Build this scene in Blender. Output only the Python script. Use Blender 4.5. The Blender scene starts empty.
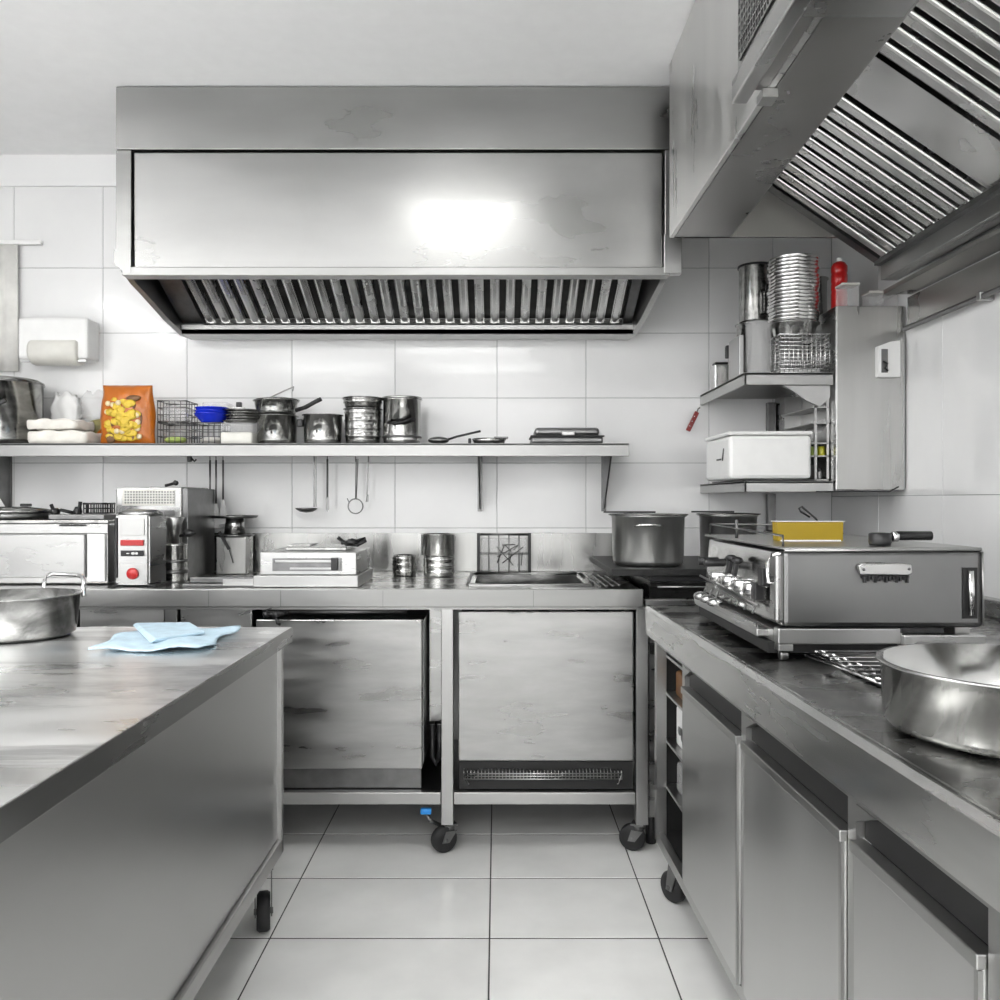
import bpy, bmesh, math, random
from mathutils import Vector, Matrix
random.seed(7)
S = bpy.context.scene
COL = S.collection
# ---------------------------------------------------------------- camera
cam_d = bpy.data.cameras.new('camera'); cam = bpy.data.objects.new('camera', cam_d); COL.objects.link(cam)
cam.location = (0, 0, 1.18); cam.rotation_euler = (math.radians(90), 0, 0)
cam_d.sensor_width = 36; cam_d.lens = 30.6; cam_d.shift_x = 0.003; cam_d.clip_start = 0.02
S.camera = cam
# ---------------------------------------------------------------- world, exposure
W = bpy.data.worlds.new('daylight'); S.world = W; W.use_nodes = True
bg = W.node_tree.nodes['Background']; bg.inputs[0].default_value = (1, 1, 1, 1); bg.inputs[1].default_value = 2.4
S.view_settings.view_transform = 'Standard'; S.view_settings.look = 'None'
S.view_settings.gamma = 1; S.view_settings.use_curve_mapping = False
S.view_settings.exposure = 0.68
LAMP_EMIT = 7.5
S.cycles.sample_clamp_indirect = 5; S.cycles.max_bounces = 9
H = 1.18; F = 850.0
def P(px, py, Y): return Vector(((px-497)/F*Y, Y, H-(py-500)/F*Y))
def X_(px, Y): return (px-497)/F*Y
def Z_(py, Y): return H-(py-500)/F*Y

# ---------------------------------------------------------------- materials
def newmat(name):
    m = bpy.data.materials.new(name); m.use_nodes = True
    nt = m.node_tree; b = nt.nodes['Principled BSDF']
    return m, nt, b
def plain(name, col, rough=.5, metal=0, noise=0.0, bump=0.0, scale=20, trans=0, emit=None, es=1, alpha=1, coat=0):
    m, nt, b = newmat(name)
    b.inputs['Base Color'].default_value = (*col, 1); b.inputs['Roughness'].default_value = rough
    b.inputs['Metallic'].default_value = metal; b.inputs['Transmission Weight'].default_value = trans
    b.inputs['Alpha'].default_value = alpha; b.inputs['Coat Weight'].default_value = coat
    if emit: b.inputs['Emission Color'].default_value = (*emit, 1); b.inputs['Emission Strength'].default_value = es
    tc = nt.nodes.new('ShaderNodeTexCoord'); n = nt.nodes.new('ShaderNodeTexNoise'); n.inputs['Scale'].default_value = scale
    n.inputs['Detail'].default_value = 4
    nt.links.new(tc.outputs['Object'], n.inputs['Vector'])
    if noise:
        r = nt.nodes.new('ShaderNodeValToRGB'); r.color_ramp.elements[0].position = .3; r.color_ramp.elements[1].position = .7
        r.color_ramp.elements[0].color = (*[c*(1-noise) for c in col], 1); r.color_ramp.elements[1].color = (*[min(1, c*(1+noise*.5)) for c in col], 1)
        nt.links.new(n.outputs['Fac'], r.inputs[0]); nt.links.new(r.outputs[0], b.inputs['Base Color'])
    if bump:
        bp = nt.nodes.new('ShaderNodeBump'); bp.inputs['Strength'].default_value = bump; bp.inputs['Distance'].default_value = .005
        nt.links.new(n.outputs['Fac'], bp.inputs['Height']); nt.links.new(bp.outputs[0], b.inputs['Normal'])
    return m
def steel(name, col=(.62,.62,.62), rough=.28, stretch=(1,1,1), scale=6, var=.12, rvar=.12, bump=.05, wear=0.0, wearcol=(.12,.12,.12), wscale=3, smear=(1,1,1)):
    """brushed or worn stainless steel"""
    m, nt, b = newmat(name); L = nt.links.new
    b.inputs['Metallic'].default_value = 1
    tc = nt.nodes.new('ShaderNodeTexCoord')
    mp = nt.nodes.new('ShaderNodeMapping'); mp.inputs['Scale'].default_value = stretch; L(tc.outputs['Object'], mp.inputs[0])
    n = nt.nodes.new('ShaderNodeTexNoise'); n.inputs['Scale'].default_value = scale; n.inputs['Detail'].default_value = 6; L(mp.outputs[0], n.inputs['Vector'])
    mr = nt.nodes.new('ShaderNodeMapRange'); mr.inputs[1].default_value = .3; mr.inputs[2].default_value = .7
    mr.inputs[3].default_value = max(.04, rough-rvar); mr.inputs[4].default_value = rough+rvar
    L(n.outputs['Fac'], mr.inputs[0]); L(mr.outputs[0], b.inputs['Roughness'])
    r = nt.nodes.new('ShaderNodeValToRGB'); r.color_ramp.elements[0].position = .3; r.color_ramp.elements[1].position = .7
    r.color_ramp.elements[0].color = (*[c*(1-var) for c in col], 1); r.color_ramp.elements[1].color = (*[min(1, c*(1+var)) for c in col], 1)
    L(n.outputs['Fac'], r.inputs[0]); out = r.outputs[0]
    if wear:
        mp2 = nt.nodes.new('ShaderNodeMapping'); mp2.inputs['Scale'].default_value = smear; L(tc.outputs['Object'], mp2.inputs[0])
        n2 = nt.nodes.new('ShaderNodeTexNoise'); n2.inputs['Scale'].default_value = wscale; n2.inputs['Detail'].default_value = 8
        n2.inputs['Roughness'].default_value = .68; n2.inputs['Distortion'].default_value = .8; L(mp2.outputs[0], n2.inputs['Vector'])
        w = nt.nodes.new('ShaderNodeValToRGB'); w.color_ramp.elements[0].position = .47; w.color_ramp.elements[1].position = .62
        w.color_ramp.elements[0].color = (0,0,0,1); w.color_ramp.elements[1].color = (wear,wear,wear,1); L(n2.outputs['Fac'], w.inputs[0])
        mx = nt.nodes.new('ShaderNodeMix'); mx.data_type = 'RGBA'; mx.inputs['B'].default_value = (*wearcol, 1)
        L(w.outputs[0], mx.inputs['Factor']); L(out, mx.inputs['A']); out = mx.outputs['Result']
    L(out, b.inputs['Base Color'])
    bp = nt.nodes.new('ShaderNodeBump'); bp.inputs['Strength'].default_value = bump; bp.inputs['Distance'].default_value = .004
    L(n.outputs['Fac'], bp.inputs['Height']); L(bp.outputs[0], b.inputs['Normal'])
    return m
M = {}
M['steel'] = steel('brushed_steel', (.46,.46,.455), .3, (1,1,5), 4, .06, .08, .02)
M['steel_h'] = steel('hood_steel', (.335,.335,.33), .33, (.6,1,2), 2.2, .10, .1, .05, wear=.35, wearcol=(.30,.30,.29), wscale=1.4)
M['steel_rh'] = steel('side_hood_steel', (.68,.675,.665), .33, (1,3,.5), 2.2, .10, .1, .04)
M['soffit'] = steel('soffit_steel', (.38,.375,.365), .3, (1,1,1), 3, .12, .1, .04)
M['filter'] = steel('filter_steel', (.72,.72,.71), .26, (1,1,1), 5, .15, .1, .08)
M['filter_dark'] = plain('dark_backing_steel', (.035,.035,.033), .45, .6, .3)  # dark steel of the backing plate behind the filter slats
M['panel'] = steel('scuffed_steel', (.40,.40,.395), .34, (.8,1,4), 4, .2, .14, .06, wear=.4, wearcol=(.36,.36,.35), wscale=3, smear=(.6,1,2.4))
M['table_side'] = steel('satin_steel', (.52,.52,.515), .33, (1,.5,1.5), 1.5, .06, .04, .0)
M['door'] = steel('door_steel', (.56,.56,.555), .36, (1,1,.4), 4, .07, .08, .02)
M['trim'] = steel('trim_steel', (.44,.44,.435), .34, (1,1,1), 4, .06, .06, .0)
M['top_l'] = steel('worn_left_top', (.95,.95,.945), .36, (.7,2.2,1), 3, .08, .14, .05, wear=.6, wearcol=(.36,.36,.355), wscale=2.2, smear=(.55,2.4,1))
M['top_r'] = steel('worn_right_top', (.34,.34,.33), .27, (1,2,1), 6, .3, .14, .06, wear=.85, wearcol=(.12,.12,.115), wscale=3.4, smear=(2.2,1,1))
M['apron'] = steel('apron_steel', (.62,.62,.61), .25, (1,.4,3), 5, .12, .12, .05)
M['top_b'] = steel('back_top', (.55,.55,.54), .24, (1,2,1), 5, .1, .1, .03)
M['splash'] = steel('splash_steel', (.42,.42,.41), .3, (4,1,.6), 2.5, .2, .12, .03)
M['pot'] = steel('pot_steel', (.60,.60,.59), .16, (1,1,3), 9, .12, .08, .03)
M['pot_dark'] = steel('used_pot_steel', (.40,.40,.39), .18, (1,1,3), 9, .3, .08, .05, wear=.6, wscale=9)
M['cabdoor'] = steel('cabinet_door_steel', (.46,.46,.45), .32, (3,1,.25), 4, .12, .1, .02)
M['endplate'] = steel('end_plate_steel', (.24,.235,.225), .4, (1,1,1), 3, .1, .1, .0)
M['edge'] = steel('edge_steel', (.30,.30,.295), .3, (1,.4,3), 3, .1, .08, .0)
M['chrome'] = plain('chrome', (.82,.82,.82), .1, 1)
M['grey_metal'] = plain('grey_metal', (.20,.20,.20), .35, 1, .2)
M['machine'] = steel('machine_side', (.20,.20,.20), .33, (1,1,1), 3, .12, .08, .02)
M['white_steel'] = steel('pale_steel', (.46,.46,.455), .3, (1,1,4), 4, .06, .1, .02)
M['black'] = plain('black_plastic', (.012,.012,.013), .4, 0, .2)
M['rubber'] = plain('black_rubber', (.015,.015,.016), .6)
M['iron'] = plain('cast_iron', (.03,.03,.03), .5, .5, .3, .3, 60)
M['dark'] = plain('dark_interior', (.03,.03,.03), .5, .5)
M['glassblack'] = plain('black_glass', (.01,.01,.01), .08, 0, coat=.5)
M['white'] = plain('white_plastic', (.86,.86,.85), .35, 0, .03)
M['offwhite'] = plain('offwhite_plastic', (.74,.73,.68), .5, 0, .08)
M['tile'] = plain('white_wall_tile', (.83,.83,.83), .13, 0, .05, .02, 3, coat=.2)
M['grout'] = plain('grey_grout', (.30,.31,.31), .8)
M['floor_tile'] = plain('pale_floor_tile', (.83,.83,.815), .22, 0, .10, .03, 4)
M['floor_grout'] = plain('dark_grout', (.05,.05,.05), .8)
M['ceiling'] = plain('ceiling_paint', (.90,.90,.90), .6, 0, .02)
M['plaster'] = plain('plaster', (.84,.84,.84), .7)
M['red'] = plain('red_plastic', (.50,.012,.012), .3, coat=.3)
M['darkred'] = plain('dark_red_plastic', (.22,.015,.015), .3)
M['blue'] = plain('blue_plastic', (.01,.03,.55), .25, coat=.3)
M['skyblue'] = plain('blue_sticker', (.03,.30,.80), .4)
M['cloth'] = plain('pale_blue_cloth', (.52,.67,.77), .85, 0, .12, .5, 30)
M['curtain'] = plain('curtain_fabric', (.78,.77,.74), .9, 0, .12, .3, 14)
M['towel'] = plain('white_cloth', (.84,.81,.75), .9, 0, .1, .6, 24)
M['orange'] = plain('orange_wrapper', (.50,.13,.003), .3, 0, .15, .3, 12, coat=.3)
M['yellow'] = plain('yellow_board', (.33,.225,.004), .5, 0, .06)
M['crisps'] = plain('pale_yellow', (.72,.50,.04), .5, 0, .25, .3, 40)
M['cream'] = plain('cream_print', (.80,.66,.42), .5)
M['brown'] = plain('brown_print', (.16,.07,.02), .5)
M['green'] = plain('green_packet', (.50,.62,.18), .5, 0, .2)
M['olive'] = plain('olive_wrap', (.28,.25,.09), .4, 0, .3)
M['glass'] = plain('clear_glass', (.9,.92,.92), .04, 0, trans=.9)
M['film'] = plain('clear_film', (.93,.93,.93), .2, 0, alpha=.24)
M['lamp'] = plain('lamp_diffuser', (.9,.9,.9), .5, emit=(1,1,.99), es=LAMP_EMIT)
M['tube'] = plain('fill_lamp_tube', (.9,.9,.9), .5, emit=(1,1,.99), es=30)  # glow of the added fill tube at the left
M['pot_brushed'] = steel('brushed_pot_steel', (.74,.74,.73), .38, (4,4,.4), 6, .12, .08, .02)
M['front_trim'] = steel('folded_edge_steel', (.31,.31,.305), .34, (.5,1,3), 3, .1, .06, .0)
M['yolk'] = plain('yellow_green_jar', (.50,.48,.03), .3)

# ---------------------------------------------------------------- mesh helper
class MB:
    def __init__(s): s.bm = bmesh.new()
    def _add(s, tb, smooth=False):
        me = bpy.data.meshes.new('t')
        for f in tb.faces: f.smooth = smooth
        tb.to_mesh(me); tb.free(); s.bm.from_mesh(me); bpy.data.meshes.remove(me); return s
    def box(s, x0, x1, y0, y1, z0, z1, bev=0.0, mat=None):
        tb = bmesh.new(); bmesh.ops.create_cube(tb, size=1)
        for v in tb.verts: v.co = Vector(((x0+x1)/2+v.co.x*(x1-x0), (y0+y1)/2+v.co.y*(y1-y0), (z0+z1)/2+v.co.z*(z1-z0)))
        if bev: bmesh.ops.bevel(tb, geom=tb.edges[:]+tb.verts[:], offset=bev, segments=2, affect='EDGES', profile=.5)
        if mat: tb.transform(mat)
        return s._add(tb)
    def bar(s, p0, p1, w, h, up=(0,0,1), bev=0.0):
        p0, p1, up = Vector(p0), Vector(p1), Vector(up); d = (p1-p0); L = d.length; d.normalize()
        sx = d.cross(up).normalized(); uz = sx.cross(d)
        m = Matrix((( sx.x, d.x, uz.x, (p0.x+p1.x)/2), (sx.y, d.y, uz.y, (p0.y+p1.y)/2), (sx.z, d.z, uz.z, (p0.z+p1.z)/2), (0,0,0,1)))
        return s.box(-w/2, w/2, -L/2, L/2, -h/2, h/2, bev, m)
    def prism(s, pts, axis, a, b, bev=0.0):
        """pts: 2-D outline; axis 'x' -> (y,z), 'y' -> (x,z), 'z' -> (x,y); extruded from a to b"""
        tb = bmesh.new()
        def mk(p, t): return {'x': (t, p[0], p[1]), 'y': (p[0], t, p[1]), 'z': (p[0], p[1], t)}[axis]
        va = [tb.verts.new(mk(p, a)) for p in pts]; vb = [tb.verts.new(mk(p, b)) for p in pts]; n = len(pts)
        tb.faces.new(va); tb.faces.new(vb[::-1])
        for i in range(n): tb.faces.new((va[i], vb[i], vb[(i+1) % n], va[(i+1) % n]))
        bmesh.ops.recalc_face_normals(tb, faces=tb.faces[:])
        if bev: bmesh.ops.bevel(tb, geom=tb.edges[:]+tb.verts[:], offset=bev, segments=2, affect='EDGES', profile=.5)
        return s._add(tb)
    def hexa(s, lo, hi, bev=0.0):
        """lo, hi: four 3-D points each, joined into a closed solid"""
        tb = bmesh.new(); a = [tb.verts.new(p) for p in lo]; b = [tb.verts.new(p) for p in hi]
        tb.faces.new(a); tb.faces.new(b[::-1])
        for i in range(4): tb.faces.new((a[i], b[i], b[(i+1) % 4], a[(i+1) % 4]))
        bmesh.ops.recalc_face_normals(tb, faces=tb.faces[:])
        if bev: bmesh.ops.bevel(tb, geom=tb.edges[:]+tb.verts[:], offset=bev, segments=2, affect='EDGES', profile=.5)
        return s._add(tb)
    def lathe(s, prof, seg=40, c=(0,0,0), axis='z', sx=1, sy=1, smooth=True):
        tb = bmesh.new(); rings = []
        def tr(x, y, z):
            x *= sx; y *= sy
            if axis == 'z': q = (x, y, z)
            elif axis == 'x': q = (z, x, y)
            else: q = (x, z, y)
            return (q[0]+c[0], q[1]+c[1], q[2]+c[2])
        for r, z in prof:
            if r < 1e-6: rings.append([tb.verts.new(tr(0, 0, z))])
            else: rings.append([tb.verts.new(tr(r*math.cos(2*math.pi*i/seg), r*math.sin(2*math.pi*i/seg), z)) for i in range(seg)])
        for A, B in zip(rings, rings[1:]):
            for i in range(seg):
                j = (i+1) % seg
                if len(A) == 1 and len(B) == 1: continue
                if len(A) == 1: tb.faces.new((A[0], B[i], B[j]))
                elif len(B) == 1: tb.faces.new((A[i], B[0], A[j]))
                else: tb.faces.new((A[i], B[i], B[j], A[j]))
        for e in (rings[0], rings[-1]):
            if len(e) > 1 and (prof[0] != prof[-1]): tb.faces.new(e)
        bmesh.ops.recalc_face_normals(tb, faces=tb.faces[:])
        for f in tb.faces: f.smooth = smooth
        me = bpy.data.meshes.new('t'); tb.to_mesh(me); tb.free(); s.bm.from_mesh(me); bpy.data.meshes.remove(me)
        return s
    def cyl(s, c, r, h, axis='z', seg=28): return s.lathe([(0,0),(r*.96,0),(r,r*.04),(r,h-r*.04),(r*.96,h),(0,h)], seg, c, axis)
    def tube(s, pts, r, seg=8, closed=False):
        pts = [Vector(p) for p in pts]; n = len(pts); tb = bmesh.new(); rings = []
        up = Vector((0,0,1))
        for i, p in enumerate(pts):
            if closed: d = pts[(i+1) % n]-pts[i-1]
            else: d = pts[min(i+1, n-1)]-pts[max(i-1, 0)]
            d.normalize()
            u = up if abs(d.dot(up)) < .95 else Vector((0,1,0))
            a = d.cross(u).normalized(); b = a.cross(d)
            rings.append([tb.verts.new(p+(a*math.cos(2*math.pi*k/seg)+b*math.sin(2*math.pi*k/seg))*r) for k in range(seg)])
        prs = list(zip(rings, rings[1:]+rings[:1])) if closed else list(zip(rings, rings[1:]))
        for A, B in prs:
            off = 0
            best = min(range(seg), key=lambda o: (A[0].co-B[o].co).length)
            for k in range(seg): tb.faces.new((A[k], A[(k+1) % seg], B[(k+1+best) % seg], B[(k+best) % seg]))
        if not closed: tb.faces.new(rings[0]); tb.faces.new(rings[-1])
        bmesh.ops.recalc_face_normals(tb, faces=tb.faces[:])
        return s._add(tb, True)
    def ball(s, c, r, sx=1, sy=1, sz=1, sub=2, jit=0):
        tb = bmesh.new(); bmesh.ops.create_icosphere(tb, subdivisions=sub, radius=r)
        for v in tb.verts:
            k = 1+random.uniform(-jit, jit); v.co = Vector((v.co.x*sx*k+c[0], v.co.y*sy*k+c[1], v.co.z*sz*k+c[2]))
        return s._add(tb, True)
    def build(s, name, mat, parent=None):
        me = bpy.data.meshes.new(name); s.bm.to_mesh(me); s.bm.free()
        me.materials.append(M[mat]); o = bpy.data.objects.new(name, me); COL.objects.link(o)
        if parent: o.parent = parent
        return o
def tag(o, label, cat, group=None):
    o['label'] = label; o['category'] = cat
    if group: o['group'] = group
    return o
def thing(name, label, cat, loc=(0,0,0), rz=0, group=None):
    o = bpy.data.objects.new(name, None); COL.objects.link(o); o.empty_display_size = .1
    o.location = loc; o.rotation_euler = (0, 0, rz); return tag(o, label, cat, group)
def struct(o): o['kind'] = 'structure'; return o
def dup(root, loc, rz=None, label=None):
    r = root.copy(); COL.objects.link(r); r.location = loc
    if rz is not None: r.rotation_euler = (0, 0, rz)
    if label: r['label'] = label
    for ch in list(root.children):
        c = ch.copy(); COL.objects.link(c); c.parent = r
        for g in ch.children:
            d = g.copy(); COL.objects.link(d); d.parent = c
    return r

# ================================================================ THE ROOM
XL, XR, YB, YF, ZC = -2.7, 1.40, -2.6, 3.556, 2.62
def tiles(name, u, v, place, mat, gap=.0019, vg=1.0):
    """a field of tiles between joint lines u, v; place maps (u0,u1,v0,v1) to a box"""
    b = MB()
    for u0, u1 in zip(u, u[1:]):
        for v0, v1 in zip(v, v[1:]):
            b.box(*place(u0+gap/2, u1-gap/2, v0+gap*vg/2, v1-gap*vg/2), bev=.0012)
    return b
# floor
fx = [XL, -2.40, -1.80, -1.206, -.612, -.02, .436, .95, XR]
fy = [YB, -2.03, -1.67, -1.30, -.94, -.58, -.22, .14, .50, .86, 1.22, 1.56, 1.927, 2.29, 2.653, 3.0, 3.3, YF]
struct(tiles('floor', fx, fy, lambda a, b, c, d: (a, b, c, d, -.008, 0), 'floor_tile', .004, 1.8).build('floor', 'floor_tile'))
fg = struct(MB().box(XL-.1, XR+.1, YB-.1, YF+.1, -.06, -.0015).build('trim_1', 'floor_grout'))
# back wall
wx = [XL, X_(-180, YF), X_(-82, YF), X_(14, YF), X_(103, YF), X_(187, YF), X_(292, YF), X_(395, YF), X_(497, YF), X_(586, YF), X_(709, YF), X_(773, YF), XR]
wz = [0, .22, .50, .78] + [Z_(y, YF) for y in (528, 463, 398, 333, 268, 185)] + [ZC]
struct(tiles('wall_back', wx, wz, lambda a, b, c, d: (a, b, YF, YF+.012, c, d), 'tile').build('wall_back', 'tile'))
struct(MB().box(XL-.1, XR+.1, YF+.003, YF+.12, -.06, ZC+.02).build('trim_2', 'grout'))
# right wall
ry = [YB, -2.1, -1.6, -1.1, -.6, -.1, .4, .85, 1.3, 1.76, 2.21, 2.67, 3.12, YF]
rz_ = [0, .6, 1.195, 1.90, ZC]
struct(tiles('wall_right', ry, rz_, lambda a, b, c, d: (XR, XR+.012, a, b, c, d), 'tile').build('wall_right', 'tile'))
struct(MB().box(XR+.003, XR+.12, YB-.1, YF+.1, -.06, ZC+.02).build('trim_3', 'grout'))
# left wall with a window opening
b = MB(); b.box(XL-.12, XL, YB, -.6, 0, ZC); b.box(XL-.12, XL, 1.6, YF+.1, 0, ZC); b.box(XL-.12, XL, -.6, 1.6, 0, 1.0); b.box(XL-.12, XL, -.6, 1.6, 2.3, ZC)
struct(b.build('wall_left', 'plaster'))
b = MB()
for a, c in ((-.6, -.55), (.475, .525), (1.55, 1.6)): b.box(XL-.09, XL-.03, a, c, 1.0, 2.3)
b.box(XL-.09, XL-.03, -.6, 1.6, 1.0, 1.05); b.box(XL-.09, XL-.03, -.6, 1.6, 2.25, 2.3)
struct(b.build('window_1', 'white'))
# wall behind the camera, with a wide opening
b = MB(); b.box(XL-.1, -2.2, YB-.12, YB, 0, ZC); b.box(.9, XR+.1, YB-.12, YB, 0, ZC); b.box(-2.2, .9, YB-.12, YB, 0, .9); b.box(-2.2, .9, YB-.12, YB, 2.35, ZC)
struct(b.build('wall_rear', 'plaster'))
b = MB()
for a in (-2.2, -1.19, -.16, .85): b.box(a, a+.05, YB-.09, YB-.03, .9, 2.35)
b.box(-2.2, .9, YB-.09, YB-.03, .9, .95); b.box(-2.2, .9, YB-.09, YB-.03, 2.3, 2.35)
struct(b.build('window_2', 'white'))
struct(MB().box(XL-.1, XR+.1, YB-.1, YF+.1, ZC, ZC+.08).build('ceiling', 'ceiling'))
struct(MB().box(XL, XR-.1, YF-.012, YF, ZC-.13, ZC).build('trim_4', 'plaster'))   # plaster band above the last course
# ceiling lights: small one by the hood, then wide unseen panels added as fill
def ceiling_light(x, y, lx, ly, label):
    t = thing('ceiling_light', label, 'ceiling light', (x, y, ZC), 0, 'ceiling light panels')
    b = MB(); b.box(-lx/2-.02, lx/2+.02, -ly/2-.02, -ly/2, -.05, 0); b.box(-lx/2-.02, lx/2+.02, ly/2, ly/2+.02, -.05, 0)
    b.box(-lx/2-.02, -lx/2, -ly/2, ly/2, -.05, 0); b.box(lx/2, lx/2+.02, -ly/2, ly/2, -.05, 0); b.build('frame', 'white', t)
    MB().box(-lx/2, lx/2, -ly/2, ly/2, -.04, -.02).build('diffuser', 'lamp', t)
ceiling_light(-.17, 1.74, .55, .40, 'small white ceiling light panel just in front of the long hood')
ceiling_light(-1.75, .1, 1.2, .6, 'added unseen fill light panel over the near end of the left worktable')
ceiling_light(-.30, -.7, 1.2, .6, 'added unseen fill light panel over the middle of the aisle')
ceiling_light(-1.75, -1.8, 1.2, .6, 'added unseen fill light panel at the rear left of the ceiling')
ceiling_light(-.10, -1.9, 1.2, .6, 'added unseen fill light panel at the rear right of the ceiling')
# tube lamp added out of view to brighten the ceiling at the left
t = thing('added_fill_lamp', 'added unseen tube lamp brightening the ceiling at the left', 'fill lamp', (-2.45, 1.15, 2.40))
MB().box(-.04, .04, -.65, .65, -.055, -.035, .004).build('housing', 'white', t)
MB().lathe([(0,-.62),(.022,-.62),(.024,-.61),(.024,.61),(.022,.62),(0,.62)], 20, (0,0,0), 'y').build('tube', 'tube', t)
for yy in (-.5, .5): MB().tube([(.035,yy,-.045),(.035,yy,.219)], .004).build('cable', 'white', t)
# daylight portals in the two window openings
for (loc, rot, sx_, sy_) in (((-.65, YB-.06, 1.625), (math.radians(90), 0, 0), 3.1, 1.45), ((XL-.06, .5, 1.65), (math.radians(90), 0, math.radians(-90)), 2.2, 1.3)):
    ld = bpy.data.lights.new('daylight_portal', 'AREA'); ld.shape = 'RECTANGLE'; ld.size = sx_; ld.size_y = sy_; ld.cycles.is_portal = True
    lo = bpy.data.objects.new('daylight_portal', ld); COL.objects.link(lo); lo.location = loc; lo.rotation_euler = rot

# ================================================================ LONG BACK HOOD
t = thing('exhaust_hood', 'long stainless exhaust hood across the back wall with a row of baffle filters', 'exhaust hood')
YH = 2.95
MB().box(-1.323, .612, YH, YF-.015, 2.397, ZC-.005, .003).build('upper_fascia', 'steel_h', t)
MB().box(-1.262, .575, YH+.004, YH+.02, 1.985, 2.388, .004).build('front_panel', 'steel_h', t)
b = MB(); b.box(-1.323, -1.270, YH, YH+.03, 2.01, 2.394, .002); b.prism([(YH+.032, 1.985), (YH+.032, 2.394), (YF-.015, 2.394), (YF-.015, 1.848), (3.44, 1.846), (3.30, 1.878), (3.12, 1.935), (3.05, 1.955)], 'x', -1.323, -1.30)
for v in b.bm.verts:
    if v.co.y > YH+.031 and v.co.z < 2.3: v.co.x += .045*(v.co.y-YH)/.55
b.build('side_panel', 'front_trim', t)
b = MB(); b.prism([(YH+.03, 1.985), (YH+.03, 2.394), (YF-.015, 2.394), (YF-.015, 1.848), (3.44, 1.846), (3.30, 1.878), (3.12, 1.935), (3.05, 1.955)], 'x', .59, .612)
for v in b.bm.verts: v.co.x -= .055*max(0, (v.co.y-YH)/.55)*(1 if v.co.z < 2.3 else .3)
b.box(.583, .612, YH, YH+.03, 2.10, 2.394, .002); b.box(.578, .64, YH-.01, YH+.03, 1.965, 2.10, .002); b.build('side_panel', 'trim', t)
MB().box(-1.30, .60, YH-.006, YH+.05, 1.958, 1.988, .003).build('lower_lip', 'front_trim', t)
MB().prism([(-1.325, 1.998), (-1.325, 2.045), (-1.268, 2.045), (-1.268, 1.965), (-1.285, 1.965)], 'y', YH-.008, YH+.03).build('corner_cap', 'front_trim', t)
b = MB(); b.prism([(3.40, 1.846), (3.40, 1.863), (3.54, 1.863), (3.54, 1.846)], 'x', -1.262, .545); b.box(-1.262, .545, 3.40, 3.412, 1.846, 1.880); b.build('grease_gutter', 'trim', t)
MB().box(-1.262, .545, 3.415, 3.425, 1.863, 1.915).build('gutter_backing', 'grey_metal', t)
ya, za, yb, zb = 3.41, 1.893, 2.985, 2.085        # filter plane, low at the wall
b = MB(); b.prism([(ya+.02, za+.01), (ya+.02, za+.05), (yb, zb+.055), (yb, zb+.035)], 'x', -1.258, .54); b.build('filter_backing', 'filter_dark', t)
b = MB(); b.prism([(ya, za-.005), (ya, za+.03), (yb, zb+.03), (yb, zb)], 'x', -1.262, -1.178); b.build('end_blank', 'grey_metal', t)
b = MB(); b.prism([(ya, za-.005), (ya, za+.03), (yb, zb+.03), (yb, zb)], 'x', .505, .54); b.build('end_blank', 'grey_metal', t)
n = 28; x0, x1 = -1.175, .500; st = (x1-x0)/n
for f in range(4):
    b = MB()
    for k in range(f*7, f*7+7):
        xx = x0+(k+.5)*st
        b.bar((xx, ya, za), (xx, yb, zb), st*.48, .018, (0,.39,.92), .0075)
        b.bar((xx-st*.26, ya, za+.012), (xx-st*.26, yb, zb+.012), .003, .026, (0,.39,.92)); b.bar((xx+st*.26, ya, za+.012), (xx+st*.26, yb, zb+.012), .003, .026, (0,.39,.92))
    xa = x0+f*7*st
    b.bar((xa, ya-.004, za), (xa+7*st, ya-.004, za), .014, .02, (0,.39,.92))
    b.build('baffle_filter', 'filter', t)

# ================================================================ RIGHT HOOD
t = thing('exhaust_hood', 'stainless exhaust hood hanging along the right wall, seen from below with slanted baffle filters', 'exhaust hood')
YE = 2.80; YN = .45; ZL = 2.043
MB().box(.568, .583, YN, YE, ZL, ZC-.005, .002).build('side_fascia', 'steel_rh', t)
MB().hexa([(.584, YN, ZL), (.70, YN, ZL), (.763, YE, ZL), (.584, YE, ZL)], [(.584, YN, ZL+.012), (.70, YN, ZL+.012), (.763, YE, ZL+.012), (.584, YE, ZL+.012)]).build('soffit', 'soffit', t)
MB().hexa([(.70, YN, ZL), (.703, YN, ZL), (.766, YE, ZL), (.763, YE, ZL)], [(.70, YN, ZL+.05), (.703, YN, ZL+.05), (.766, YE, ZL+.05), (.763, YE, ZL+.05)]).build('soffit_lip', 'trim', t)
MB().box(.584, XR-.005, YE-.012, YE, ZL, ZC-.005).build('end_plate', 'endplate', t)
xl, zl, xh, zh = 1.243, 1.960, .80, 2.262
def fbar(b, y, w, off=0, th=.018): b.bar((xl, y, zl+off), (xh, y, zh+off), w, th, (.56,0,.83), .0075 if w > .006 else 0)
b = MB(); b.prism([(xl+.02, zl+.035), (xl+.02, zl+.055), (xh, zh+.06), (xh, zh+.04)], 'y', YN, YE-.014); b.build('filter_backing', 'filter_dark', t)
MB().prism([(xl, zl-.006), (xl, zl+.01), (xh, zh+.01), (xh, zh-.006)], 'y', 1.965, 2.135).build('blank_panel', 'filter', t)
MB().prism([(xl, zl-.008), (xl, zl+.03), (xh, zh+.03), (xh, zh-.008)], 'y', 2.745, YE-.014).build('end_blank', 'grey_metal', t)
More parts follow.
